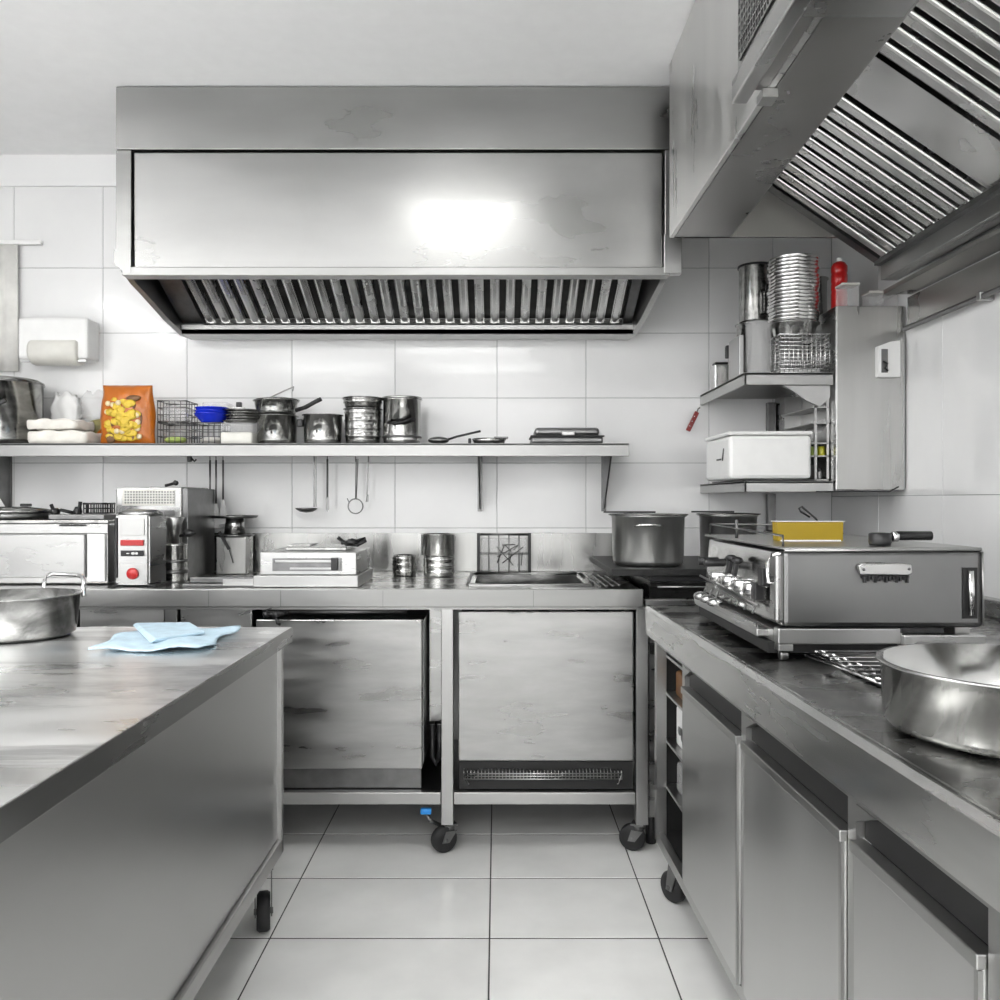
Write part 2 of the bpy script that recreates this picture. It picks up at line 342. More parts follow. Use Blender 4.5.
for (a, c, k) in ((2.15, 2.735, 10), (1.36, 1.955, 10), (.75, 1.35, 10)):
    b = MB(); st = (c-a)/k
    for i in range(k):
        y = a+(i+.5)*st
        fbar(b, y, st*.66); fbar(b, y-st*.34, .003, .012, .028); fbar(b, y+st*.34, .003, .012, .028)
    b.bar((xl, a, zl), (xl, c, zl), .02, .016, (.56,0,.83)); b.build('baffle_filter', 'filter', t)
b = MB(); b.box(1.245, 1.262, YN, 2.76, 1.893, 1.962, .002); b.box(1.262, 1.30, YN, 2.76, 1.893, 1.903); b.build('grease_gutter', 'trim', t)
b = MB(); b.box(1.225, 1.245, YN, 2.76, 1.94, 1.955); b.build('gutter_backing', 'grey_metal', t)
b = MB(); b.box(1.30, XR-.005, YN, 2.86, 1.872, 1.886); b.build('wall_closure', 'soffit', t)
# plenum box with a mesh grille on the aisle side
bx = thing('air_supply_box', 'steel box with dark mesh grille fixed to the side of the right hood', 'air vent box', (.568, 1.79, ZL))
MB().box(-.062, -.001, -1.1, 0, .03, .50, .004).build('housing', 'white_steel', bx)
MB().box(-.070, -.062, -.42, -.03, .022, .46, .002).build('grille_frame', 'white_steel', bx)
g = MB().box(-.072, -.0701, -.40, -.05, .036, .44).build('grille', 'dark', bx)
b = MB()
for i in range(22): b.bar((-.0735, -.40+.35*i/21, .036), (-.0735, -.40+.35*i/21, .44), .0025, .002, (1,0,0))
for i in range(24): b.bar((-.0735, -.40, .036+.404*i/23), (-.0735, -.05, .036+.404*i/23), .0025, .002, (1,0,0))
b.build('wire_mesh', 'steel', g)
MB().box(-.074, -.042, -1.1, 0, -.03, .020, .004).build('bottom_rail', 'white_steel', bx)
MB().box(-.041, -.001, -1.1, 0, .0, .028).build('underside', 'soffit', bx)
MB().box(-.040, .14, -1.1, -.31, -.024, -.001, .003).build('drip_tray', 'white_steel', bx)
MB().box(-.012, .02, -.012, .03, -.02, -.001).build('bracket', 'trim', bx)

# ================================================================ casters
def caster(parent, x, y, top, r, rz=0, brake=False):
    """swivel caster as a part with its wheel below it"""
    m = Matrix.Translation((x, y, 0)) @ Matrix.Rotation(rz, 4, 'Z')
    b = MB(); w = r*.34; off = r*.45
    b.box(-r*.5, r*.5, -r*.5, r*.5, top-.006, top, .001); b.cyl((0,0,top-.022), r*.38, .016)
    for sx in (-1, 1):
        b.prism([(-r*.45, top-.022), (r*.45, top-.022), (off+r*.28, r*.8), (off-r*.28, r*.8)], 'x', sx*(w+.004)-.0015, sx*(w+.004)+.0015)
    b.cyl((-w-.008, off, r), r*.16, 2*w+.016, 'x')
    b.bm.transform(m); o = b.build('caster_fork', 'grey_metal', parent)
    b = MB(); b.lathe([(r*.2,-w),(r*.9,-w),(r,-w*.6),(r,w*.6),(r*.9,w),(r*.2,w)], 28, (0,off,r), 'x'); b.bm.transform(m); b.build('wheel', 'rubber', o)
    if brake:
        b = MB(); b.box(-.096, -.060, -.02, .0, .128, .146, .003); b.bm.transform(Matrix.Translation((x, y, 0))); b.build('brake_pedal', 'skyblue', o)
        b = MB(); b.tube([(-.075,-.01,.127),(-.065,-.008,.105),(-.03,0,.085)], .007); b.bm.transform(Matrix.Translation((x, y, 0))); b.build('brake_lever', 'grey_metal', o)

# ================================================================ LEFT WORKTABLE
t = thing('worktable', 'large steel worktable on casters at the left with a streaked worn top', 'worktable', (-.58, 2.41, 0))
# local: x negative to the left, y negative to the camera
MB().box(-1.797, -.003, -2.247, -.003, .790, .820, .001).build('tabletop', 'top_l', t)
b = MB()
for q in ((-.003, 0, -2.25, 0), (-1.8, -1.797, -2.25, 0), (-1.797, -.003, -.003, 0), (-1.797, -.003, -2.25, -2.247)): b.box(*q, .778, .8195, .001)
b.build('edge_band', 'edge', t)
MB().box(-1.76, -.034, -2.2, -.03, .232, .777).build('side_panel', 'table_side', t)
b = MB(); b.box(-.046, -.022, -.035, -.012, .19, .778, .002); b.build('corner_post', 'trim', t)
b = MB(); b.box(-1.78, -.022, -2.22, -.012, .188, .230, .003); b.build('bottom_rail', 'trim', t)
for cx, cy in ((-.055, -.10), (-.055, -2.1), (-1.7, -.10), (-1.7, -2.1)): caster(t, cx, cy, .188, .052, .25)

# cloth on it
b = MB(); tb = bmesh.new(); nx, ny = 26, 18
def clothpt(u, v):
    A, B_, C_, D = P(88,653,2.0), P(196,653,2.0), P(240,632,2.32), P(140,630,2.35)
    p = (A.xy*(1-u)+B_.xy*u)*(1-v)+(D.xy*(1-u)+C_.xy*u)*v
    p.x += .012*math.sin(v*9)+.006*math.sin(u*13+v*4); p.y += .010*math.sin(u*8)
    z = .8215+.0095+.003*math.sin(u*9+v*5)+.0025*math.sin(v*13-u*6)+.002*random.random()
    return (p.x, p.y, z)
vs = [[tb.verts.new(clothpt(i/nx, j/ny)) for i in range(nx+1)] for j in range(ny+1)]
for j in range(ny):
    for i in range(nx): tb.faces.new((vs[j][i], vs[j][i+1], vs[j+1][i+1], vs[j+1][i]))
ret = bmesh.ops.extrude_face_region(tb, geom=tb.faces[:]); bmesh.ops.translate(tb, vec=(0,0,-.004), verts=[v for v in ret['geom'] if isinstance(v, bmesh.types.BMVert)])
bmesh.ops.recalc_face_normals(tb, faces=tb.faces[:]); b._add(tb, True)
ca, cb, cc = P(150,648,2.06), P(205,640,2.2), P(190,630,2.35)
b.hexa([(ca.x, ca.y, .833), (cb.x, cb.y, .833), (cc.x, cc.y, .833), (cc.x-.16, cc.y, .833)], [(ca.x+.01, ca.y+.01, .842), (cb.x, cb.y, .841), (cc.x, cc.y, .843), (cc.x-.15, cc.y, .841)], .003)
tag(b.build('cleaning_cloth', 'cloth'), 'pale blue cleaning cloth lying crumpled on the left worktable', 'cloth')

# ================================================================ pots
def pot(name, label, cat, x, y, z, r, h, mat='pot', handles=0, hang=0, lid=False, taper=.92, rim=.006, group=None, stick=None, hmat='black', rz=0, hz=.72, beads=0, rib=0, base=.018):
    t = thing(name, label, cat, (x, y, z), rz, group)
    rb = r*taper; th = .0022
    prof = [(0,0),(rb*.86,0),(rb*.97,base*.35),(rb,base)]
    if rib:
        for i in range(rib): zz = base+(h-base)*(i+.5)/rib; rr = rb+(r-rb)*(zz/h); prof += [(rr, zz-.004), (rr+.003, zz), (rr, zz+.004)]
    prof += [(r,h-.004),(r+rim,h-.003),(r+rim,h),(r-th,h),(rb-th,base+.004),(rb*.9,.006),(0,.006)]
    MB().lathe(prof, 48).build('body', mat, t)
    for k in range(handles):
        a = hang+math.pi*k; ca, sa = math.cos(a), math.sin(a); zt = h*hz; w = min(.045, r*.42)
        pts = []
        for i in range(13):
            ph = math.pi*i/12; along = -w*math.cos(ph); out = r+.002+.026*math.sin(ph)**.6
            pts.append((ca*out-sa*along, sa*out+ca*along, zt+.006*math.sin(ph)))
        MB().tube(pts, .0038).build('handle', hmat if hmat != 'black' else 'chrome', t)
    if stick:
        a, L, rise = stick; ca, sa = math.cos(a), math.sin(a)
        b = MB(); b.tube([(ca*(r-.001), sa*(r-.001), h*.8), (ca*(r+L*.25), sa*(r+L*.25), h*.8+rise*.3), (ca*(r+L*.6), sa*(r+L*.6), h*.8+rise*.7), (ca*(r+L), sa*(r+L), h*.8+rise)], .007, 10)
        b.build('handle', 'black', t)
    if lid:
        l = MB().lathe([(0,h+.001),(r+rim,h+.001),(r+rim,h+.005),(r*.9,h+.010),(r*.3,h+.020),(0,h+.022)], 48).build('lid', mat, t)
        MB().tube([(-.022,0,h+.018),(-.018,0,h+.036),(.018,0,h+.036),(.022,0,h+.018)], .004).build('knob', 'black', l)
    return t
# foreground pots
pr = pot('saucepan', 'wide shiny steel pan standing at the near right edge of the right counter', 'pan', .718, 1.175, .857, .172, .096, 'pot', handles=0, taper=.985, base=.016)
b = MB()
for k in range(3):
    a = math.radians(236+k*6)
    for j in range(3+k % 2): b.bar((math.cos(a)*.1705, math.sin(a)*.1705, .045+j*.007), (math.cos(a+.035)*.1705, math.sin(a+.035)*.1705, .045+j*.007), .0018, .0014)
b.build('measure_marks', 'grey_metal', pr)
pl = pot('casserole_pot', 'shallow steel pot with raised loop handle at the far edge of the left worktable', 'pot', -1.262, 2.235, .821, .150, .112, 'pot_dark', taper=.96, base=.03)
b = MB(); b.tube([(-.013, .154, .095), (-.014, .162, .135), (-.006, .166, .147), (.01, .167, .150), (.09, .138, .150), (.108, .128, .147), (.122, .112, .135), (.128, .096, .095)], .0062, 10); b.build('loop_handle', 'chrome', pl)

# ================================================================ BACK COUNTER (worktable with sink)
t = thing('sink_table', 'long steel worktable on casters along the back wall with a sink', 'worktable', (0, 2.83, 0))
ZB = .883
sx0, sx1, sy0, sy1 = -.085, .315, .13, .55
XA, XBk = -2.3, .487
b = MB()
b.box(XA, sx0, 0, .70, ZB-.012, ZB); b.box(sx1, XBk, 0, .70, ZB-.012, ZB); b.box(sx0, sx1, 0, sy0, ZB-.012, ZB); b.box(sx0, sx1, sy1, .70, ZB-.012, ZB)
b.box(XBk-.012, XBk, 0, .7, ZB-.06, ZB); b.build('tabletop', 'top_b', t)
b = MB(); b.box(XA, XBk, -.004, .010, ZB-.060, ZB+.0005, .003); b.box(XA, XBk, .002, .014, ZB-.068, ZB-.06); b.build('front_edge', 'front_trim', t)
for j in (-.96, -.72, -.38, .12): MB().box(j, j+.002, -.0052, -.004, ZB-.057, ZB-.003).build('edge_seam', 'grey_metal', t)
b = MB(); b.box(sx0, sx0+.006, sy0, sy1, ZB-.20, ZB); b.box(sx1-.006, sx1, sy0, sy1, ZB-.20, ZB); b.box(sx0, sx1, sy0, sy0+.006, ZB-.20, ZB); b.box(sx0, sx1, sy1-.006, sy1, ZB-.20, ZB); b.box(sx0, sx1, sy0, sy1, ZB-.205, ZB-.2)
b.lathe([(0,ZB-.199),(.03,ZB-.199),(.03,ZB-.196),(0,ZB-.196)], 24, (.11,.34,0)); b.build('sink_basin', 'pot', t)
b = MB(); b.tube([(sx0-.012, sy0-.02, ZB+.004), (sx1+.012, sy0-.02, ZB+.004), (sx1+.018, sy0, ZB+.004), (sx1+.018, sy1, ZB+.004), (sx1, sy1+.02, ZB+.004), (sx0, sy1+.02, ZB+.004), (sx0-.018, sy1, ZB+.004), (sx0-.018, sy0, ZB+.004)], .006, 8, True); b.build('sink_rim', 'trim', t)
b = MB()
for i in range(4): b.box(sx1+.035+i*.025, sx1+.041+i*.025, .08+.02*i, .56, ZB, ZB+.003)
b.build('drain_grooves', 'grey_metal', t)
for lx in (-.166, .485, -1.088, -2.25):
    b = MB(); b.box(lx-.02, lx+.02, .005, .045, .095, ZB-.06, .002); b.build('leg', 'trim', t)
    b = MB(); b.box(lx-.02, lx+.02, .64, .68, .095, ZB-.06, .002); b.build('leg', 'trim', t)
b = MB(); b.box(-2.2, -.188, .008, .035, .163, .203, .002); b.box(-.144, .463, .008, .035, .163, .203, .002)
b.box(-2.2, .463, .65, .68, .163, .203, .002); b.build('bottom_rail', 'trim', t)
b = MB(); b.box(-2.2, .463, .036, .65, .190, .202); b.build('undershelf', 'grey_metal', t)
b = MB(); b.box(-2.2, .46, .66, .668, .205, .81); b.build('rear_panel', 'dark', t)
caster(t, -.160, .03, .095, .044, 2.0, True); caster(t, .475, .03, .095, .044, 1.2); caster(t, -.166, .66, .095, .044, .4); caster(t, .485, .66, .095, .044, 2.0)
caster(t, -1.088, .03, .095, .044, .7); caster(t, -2.25, .03, .095, .044, .3)

# undercounter steel boxes
t = thing('undercounter_cabinet', 'steel undercounter cabinet below the sink with a scuffed square front panel', 'cabinet', (0, 2.85, 0))
MB().box(X_(458,2.84), X_(634,2.84), 0, .02, Z_(762,2.84), Z_(612,2.84), .004).build('front_panel', 'panel', t)
MB().box(X_(462,2.84), X_(630,2.84), .02, .55, .30, .67).build('carcass', 'dark', t)
b = MB(); b.box(X_(459,2.84), X_(634,2.84), .012, .02, .207, .30); b.build('plinth', 'dark', t)
b = MB(); gx0, gx1 = X_(464,2.84), X_(622,2.84)
for k in range(3): b.tube([(gx0, -.006, .246+k*.009), (gx1, -.006+(.003 if k else 0), .246+k*.009)], .0022)
for k in range(46): b.tube([(gx0+(gx1-gx0)*k/45, -.007, .245), (gx0+(gx1-gx0)*k/45, -.002, .272), (gx0+(gx1-gx0)*k/45, .01, .275)], .0015, 5)
b.tube([(gx0, -.006, .262), (gx0+.015, -.008, .23), (gx0+.015, .01, .225)], .002); b.tube([(gx1, -.006, .262), (gx1-.012, -.008, .232), (gx1-.012, .01, .225)], .002)
b.build('grille', 'white_steel', t)
t = thing('undercounter_cabinet', 'steel undercounter cabinet left of the middle leg of the back worktable', 'cabinet', (0, 2.85, 0))
MB().box(X_(255,2.84), X_(422,2.84), 0, .02, Z_(770,2.84), Z_(620,2.84), .004).build('front_panel', 'panel', t)
MB().box(X_(258,2.84), X_(423,2.84), .02, .55, .29, .774).build('carcass', 'grey_metal', t)
b = MB(); b.box(X_(260,2.84), X_(420,2.84), .03, .04, .205, .29); b.build('plinth', 'grey_metal', t)
b = MB(); b.tube([(X_(258,2.84), .05, .80), (X_(405,2.84), .05, .80)], .013); b.build('pipe', 'grey_metal', t)
t = thing('drain_trap', 'dark drain pipe hanging beside the middle leg under the back worktable', 'pipe', (X_(434,2.86), 2.95, 0))
MB().box(-.026, .026, .05, .06, .40, .815).build('guard_plate', 'steel', t)
b = MB(); b.tube([(-.012, 0, .40), (-.012, 0, .29), (0, 0, .265), (.014, 0, .29), (.014, 0, .40)], .011); b.build('trap', 'black', t)
# left fronts, only the tops show above the worktable
for xa_, xb_, lab in ((78, 163, 'steel drawer front partly seen above the left worktable, below the red-switch machine'), (179, 251, 'steel drawer front above the left worktable, next to the gas valve')):
    t = thing('storage_cabinet', lab, 'cabinet', (0, 2.85, 0))
    MB().box(X_(xa_,2.84), X_(xb_,2.84), 0, .02, .56, Z_(608,2.84), .004).build('drawer_front', 'white_steel', t)
    MB().box(X_(xa_,2.84)+.01, X_(xb_,2.84)-.01, .02, .5, .204, .80).build('carcass', 'dark', t)
    MB().box(X_(xa_,2.84)+.03, X_(xb_,2.84)-.03, -.003, 0, .60, .755, .001).build('inset_panel', 'table_side', t)
t = thing('gas_valve', 'small black gas valve on the front of the back worktable above the cloth', 'valve', (X_(275,2.8), 2.80, Z_(614,2.8)))
b = MB(); b.cyl((-.03,.0,0), .008, .05, 'x'); b.ball((-.028,-.004,0), .012, jit=.1); b.ball((.004,-.004,-.002), .013, jit=.1); b.tube([(.004,-.006,-.004),(.01,-.008,-.03),(.02,-.006,-.034)], .005); b.tube([(.02,0,0),(.03,.05,.0)], .006)
b.build('valve_body', 'black', t); MB().bar((-.036,-.008,.01), (-.01,-.012,.02), .010, .004).build('lever', 'black', t)
# splashback along the wall
tag(MB().box(X_(186,3.54), X_(612,3.54), 3.532, 3.553, ZB+.001, Z_(533,3.54), .001).build('splashback', 'splash'), 'low stainless splashback strip on the wall behind the sink', 'splashback')

# ================================================================ LONG WALL SHELF
SZ = 1.397; SY = 3.25
t = thing('wall_shelf', 'long steel shelf running along the back wall under the hood', 'shelf', (0, SY, 0))
b = MB(); b.box(-2.3, .505, 0, YF-.002-SY, SZ-.008, SZ, .001); b.box(-2.3, .505, 0, .008, SZ-.05, SZ, .002); b.build('shelf_board', 'front_trim', t)
for bx_ in (X_(8,3.54), X_(480,3.54), X_(604,3.54)):
    b = MB(); b.prism([(.03, SZ-.012), (.30, SZ-.012), (.30, Z_(509,3.5)), (.285, Z_(509,3.5))], 'x', bx_-.003, bx_+.003); b.box(bx_-.010, bx_+.010, .296, .303, Z_(509,3.5)-.01, SZ-.012); b.build('bracket', 'grey_metal', t)
# items on the long shelf
SH = 'pans on the long wall shelf'
def shx(px, Y=3.33): return X_(px, Y)
def glassy(name, label, cat, loc): return thing(name, label, cat, loc)
# big lidded steel cooker at the far left
t = pot('stock_pot', 'large steel pot with black side handle at the left end of the wall shelf', 'pot', -1.972, 3.39, SZ+.001, .145, .245, 'pot_dark', taper=.99, base=.02, group=SH)
b = MB(); b.lathe([(0,.246),(.149,.246),(.149,.252),(.13,.262),(.03,.27),(0,.27)], 40); b.build('lid', 'pot_dark', t)
b = MB(); b.bar((.035,-.150,.135), (.092,-.135,.165), .018, .016, bev=.004); b.build('handle', 'black', t)
# folded towels
def towel(z, w, d, h, lab, cx, rz=0):
    b = MB(); tb = bmesh.new(); bmesh.ops.create_cube(tb, size=1)
    bmesh.ops.subdivide_edges(tb, edges=tb.edges[:], cuts=7, use_grid_fill=True)
    for v in tb.verts:
        x, y, q = v.co*2; q = q*(1-.15*x*x); k = 1-.08*abs(q)**3
        v.co = Vector((x*w/2*k*(1-.05*y*y), y*d/2*k, h/2+q*h/2+.004*math.sin(x*7+y*5+q*3)*(q > -0.9)))
    b._add(tb, True); o = tag(b.build('folded_cloth', 'towel'), lab, 'cloth', 'folded white cloths on the shelf'); o.location = (cx, 3.355, z); o.rotation_euler = (0, 0, rz); return o
towel(SZ+.002, .235, .15, .050, 'white folded cloth lying flat on the shelf, under another cloth', X_(63,3.33), .02)
towel(SZ+.057, .205, .14, .040, 'white folded cloth on top of another, left of the orange bag', X_(58,3.33), -.04)
t = thing('bread_bag', 'olive and brown bagged goods behind the folded white cloths', 'bag', (X_(98,3.48), 3.495, SZ+.001))
b = MB(); b.ball((0,0,.058), .058, 1.25, .7, .98, 3, .03); b.build('bag', 'olive', t)
b = MB(); b.ball((.045,-.048,.038), .038, 1.0, .4, .98, 3, .04); b.build('orange_wrap', 'orange', t)
def softbag(name, mat, label, w, d, h, px, y, z):
    b = MB(); tb = bmesh.new(); bmesh.ops.create_cube(tb, size=1); bmesh.ops.subdivide_edges(tb, edges=tb.edges[:], cuts=9, use_grid_fill=True)
    for v in tb.verts:
        x, q, k = v.co*2; nn = 1-.20*max(0, k)**2; e = 1-.12*(x*x*q*q)
        f = .09*math.sin(x*6+k*5)+.08*math.sin(q*4-k*9+x*3)+.04*math.sin(k*17+x*11)
        v.co = Vector((x*w/2*nn*e*(1+f), q*d/2*e*(1-.5*max(0,k)**2)*(1+f), h/2+k*h/2+.012*math.sin(x*5+1)*max(0,k)))
    b._add(tb, True); o = tag(b.build(name, mat), label, 'plastic bag'); o.location = (X_(px, y), y, z)
softbag('plastic_bag', 'film', 'clear crumpled plastic bag on the bagged goods left of the orange packet', .13, .07, .105, 99, 3.495, SZ+.119)
softbag('plastic_bag', 'white', 'white plastic bag standing behind the folded cloths under the towel dispenser', .115, .045, .22, 66, 3.515, SZ+.001)
# orange snack bag
t = thing('snack_bag', 'orange crisp packet standing upright on the wall shelf', 'snack bag', (X_(127,3.33), 3.34, SZ+.001))
b = MB(); tb = bmesh.new(); nx, nz = 16, 20; w, h = .215, .232
fr, bk = [], []
for j in range(nz+1):
    v = j/nz; puff = math.sin(math.pi*min(1,v*1.0))**.5 if 0 < v < 1 else 0; ww = w*(1-.03*math.sin(v*9))*(1-.10*v*v)
    fr.append([tb.verts.new(((i/nx-.5)*ww, -.003-.036*puff*math.sin(math.pi*i/nx)**.6-.002*math.sin(i*1.7+j), v*h)) for i in range(nx+1)])
    bk.append([tb.verts.new(((i/nx-.5)*ww, .003+.036*puff*math.sin(math.pi*i/nx)**.6, v*h)) for i in range(nx+1)])
for j in range(nz):
    for i in range(nx):
        tb.faces.new((fr[j][i], fr[j][i+1], fr[j+1][i+1], fr[j+1][i])); tb.faces.new((bk[j][i+1], bk[j][i], bk[j+1][i], bk[j+1][i+1]))
    tb.faces.new((fr[j][0], fr[j+1][0], bk[j+1][0], bk[j][0])); tb.faces.new((fr[j][nx], bk[j][nx], bk[j+1][nx], fr[j+1][nx]))
for i in range(nx): tb.faces.new((fr[nz][i], fr[nz][i+1], bk[nz][i+1], bk[nz][i])); tb.faces.new((fr[0][i], bk[0][i], bk[0][i+1], fr[0][i+1]))
bmesh.ops.recalc_face_normals(tb, faces=tb.faces[:]); b._add(tb, True); b.build('bag', 'orange', t)
b = MB(); random.seed(3)
def bagy(x, z):
    u = min(1, max(0, x/.205+.5)); v = min(1, max(0, z/.232)); return -.004-.036*math.sin(math.pi*v)**.5*math.sin(math.pi*u)**.6
for i in range(60):
    a = random.uniform(-.066, .050); z = random.choice((random.uniform(.02, .09), random.uniform(.08, .178))); b.ball((a, bagy(a, z)-.001, z), random.uniform(.010, .019), 1.1, .14, .8, 2, .14)
b.build('printed_crisps', 'crisps', t)
b = MB()
for a, z in ((-.066,.158),(-.044,.152),(-.022,.160),(-.03,.05),(-.008,.049),(.048,.112),(.052,.085),(.05,.060),(.054,.030),(-.07,.125)):
    y = bagy(a, z)-.004; b.lathe([(0,y-.0005),(.0105,y),(.0105,y+.004),(0,y+.004)], 16, (a,0,z), 'y')
b.build('printed_slices', 'cream', t)
b = MB()
for a, z, r_, w_, h_ in ((.034,.178,.024,1.2,.5),(-.060,.028,.022,.9,1.1),(.038,.150,.010,.7,1.5),(-.046,.080,.010,.8,1.2),(.030,.032,.011,.6,1.5),(.064,.100,.007,.6,3.5)): b.ball((a, bagy(a, z)-.0015, z), r_, w_, .12, h_, 2, .15)
b.build('printed_dark_shapes', 'brown', t)  # dark brown shapes in the packet print
# baskets
def wire_basket(name, label, x, y, z, w, d, h, nx, nz, mat='grey_metal', r=.0016, group=None, cat='basket'):
    t = thing(name, label, cat, (x, y, z), 0, group)
    b = MB()
    for (a, c) in ((-d/2, 0), (d/2, 0)):
        for i in range(nx+1): b.tube([(-w/2+w*i/nx, a, .002), (-w/2+w*i/nx, a, h)], r, 5)
        for j in range(nz+1): b.tube([(-w/2, a, .002+(h-.002)*j/nz), (w/2, a, .002+(h-.002)*j/nz)], r, 5)
    for a in (-w/2, w/2):
        for i in range(5): b.tube([(a, -d/2+d*i/4, .002), (a, -d/2+d*i/4, h)], r, 5)
        for j in range(nz+1): b.tube([(a, -d/2, .002+(h-.002)*j/nz), (a, d/2, .002+(h-.002)*j/nz)], r, 5)
    for i in range(nx+1): b.tube([(-w/2+w*i/nx, -d/2, .002), (-w/2+w*i/nx, d/2, .002)], r, 5)
    b.build('wire_frame', mat, t)
    b = MB(); b.tube([(-w/2,-d/2,h),(w/2,-d/2,h),(w/2,d/2,h),(-w/2,d/2,h)], r*2, 6, True); b.build('rim', mat, t)
    return t
YK = 3.36
wb = wire_basket('wire_basket', 'dark wire basket standing right of the orange bag, under another basket', X_(172,3.3), YK, SZ+.001, .112, .12, .082, 5, 3, group='wire baskets on the wall shelf')
wb2 = dup(wb, (X_(172,3.3), YK, SZ+.086), None, 'dark wire basket stacked on top of another beside the orange bag')
wb3 = dup(wb, (X_(206,3.3), YK, SZ+.001), None, 'dark wire basket under the blue bowls on the shelf')
tag(MB().ball((0,0,0), .026, 1.7, 1.3, .55, 3, .05).build('green_packet', 'green'), 'small green packet in the basket beside the orange bag', 'packet').location = (X_(170,3.3), YK, SZ+.020)
tag(MB().ball((0,0,0), .026, 1.7, 1.3, .5, 3, .05).build('paper_packet', 'towel'), 'small beige packet in the basket under the blue bowls', 'packet').location = (X_(207,3.3), YK, SZ+.019)
b = MB(); b.box(-.045,.045,-.045,.045,0,.06,.006); o = tag(b.build('clear_tub', 'film'), 'clear plastic tub inside the upper basket by the orange bag', 'tub'); o.location = (X_(172,3.3), YK, SZ+.091)
for i in range(3):
    b = MB(); rr = .067-.002*i; b.lathe([(0,0),(rr*.62,0),(rr*.66,.006),(rr*.95,.026),(rr,.034),(rr+.003,.036),(rr-.002,.036),(rr*.9,.024),(rr*.6,.008),(0,.008)], 36)
    o = tag(b.build('bowl', 'blue'), ('bottom blue plastic bowl of the stack on a basket', 'middle blue plastic bowl of the stack on a basket', 'top blue plastic bowl of the stack on a basket')[i], 'bowl', 'blue bowls on the wall shelf'); o.location = (X_(207,3.3), YK, SZ+.087+.012*i)
o = tag(MB().box(-.05,.05,-.04,.04,0,.016,.004).build('food_box_lid', 'film'), 'pale clear plastic lid lying on the blue bowls', 'lid'); o.location = (X_(213,3.3), YK, SZ+.149)
t = thing('food_tub', 'white plastic food tub with a clear upper half under the steel plates', 'tub', (X_(237,3.3), YK-.012, SZ+.001))
MB().box(-.062,.062,-.06,.06,0,.045,.008).build('tub', 'offwhite', t); MB().box(-.062,.062,-.060,.060,.046,.082,.006).build('lid', 'film', t)
for i in range(5):
    b = MB(); rr = .078; b.lathe([(0,0),(rr*.7,0),(rr,.007),(rr,.009),(rr*.7,.003),(0,.003)], 36)
    o = tag(b.build('steel_plate', 'pot_dark'), 'thin steel plate in the stack on the white food tub', 'plate', 'steel plates on the white food tub'); o.location = (X_(238+(i % 2)*2,3.3), YK, SZ+.086+.0105*i)
t = thing('clip', 'small steel clip lying on the stack of steel plates', 'clip', (X_(236,3.3), YK-.02, SZ+.141))
MB().box(-.022,.022,-.015,.015,0,.006,.001).build('plate', 'trim', t); MB().box(-.010,.010,-.01,.01,.007,.026,.002).build('clamp', 'black', t)
# saucepans
yk = 3.37
a = pot('saucepan', 'steel saucepan at the bottom of a pair, right of the white tub on the shelf', 'pan', X_(277,yk), yk, SZ+.001, .078, .115, 'pot_dark', taper=.97, group=SH)
a = pot('saucepan', 'steel saucepan with long black handle stacked on another saucepan on the shelf', 'pan', X_(276,yk), yk, SZ+.118, .084, .058, 'pot_dark', stick=(0.0-.15, .10, -.03), taper=.93, group=SH)
for ch in list(a.children):
    if ch.name.startswith('handle'): bpy.data.objects.remove(ch)
MB().tube([(.083,-.02,.018),(.125,-.03,.030),(.165,-.04,.050),(.188,-.045,.060)], .0085, 10).build('handle', 'black', a)
t = thing('pan_lid', 'thin steel lid leaning on top of the stacked saucepans', 'lid', (X_(278,yk), yk, SZ+.178)); b = MB(); b.lathe([(0,.012),(.06,.004),(.085,0),(.086,.002),(.06,.007),(0,.015)], 40); b.build('disc', 'pot_dark', t)
MB().tube([(-.03,0,.012),(.02,0,.036),(.065,-.01,.052),(.06,-.01,.035)], .003).build('handle', 'trim', t)
a = pot('saucepan', 'low steel saucepan with black side grip standing alone on the shelf', 'pan', X_(323,yk), yk, SZ+.001, .076, .118, 'pot', taper=.98, group=SH, base=.02)
MB().box(-.098,-.074,-.03,-.006,.07,.10,.004).build('grip', 'black', a)
a = pot('saucepan', 'lower ribbed steel pan of the tall stack in the middle of the shelf', 'pan', X_(363,yk), yk, SZ+.001, .072, .142, 'pot_dark', taper=.95, rib=4, group=SH)
a = pot('saucepan', 'upper steel pan of the tall stack in the middle of the shelf', 'pan', X_(363,yk), yk, SZ+.144, .077, .042, 'pot_dark', taper=.95, rib=2, group=SH)
a = pot('storage_jar', 'tall steel pot with flat lid and dark band at the right of the tall stack', 'pot', X_(402,yk), yk, SZ+.001, .074, .178, 'pot', taper=1.0, rim=.003, group=SH)
MB().lathe([(0,.179),(.080,.179),(.080,.187),(0,.187)], 40).build('lid', 'pot_dark', a)
b = MB(); b.tube([(-.045,-.066,.085),(-.02,-.088,.078),(.02,-.09,.080),(.055,-.066,.098)], .009, 8); b.build('handle', 'black', a)
b = MB(); b.lathe([(.0745,.025),(.078,.027),(.078,.033),(.0745,.035)], 40); b.build('band', 'grey_metal', a)
t = thing('ladle', 'steel serving spoon with dark bowl lying on the shelf beyond the tall pot', 'spoon', (X_(438,3.3), 3.33, SZ+.001))
b = MB(); b.ball((0,0,.016), .038, 1.1, .8, .38, 3); b.build('spoon_bowl', 'grey_metal', t); MB().tube([(.035,0,.018),(.07,0,.030),(.13,0,.044),(.165,0,.052)], .0045).build('handle', 'black', t)
t = thing('small_dish', 'small flat steel dish with a black knob lying on the shelf', 'dish', (X_(489,3.3), 3.34, SZ+.001))
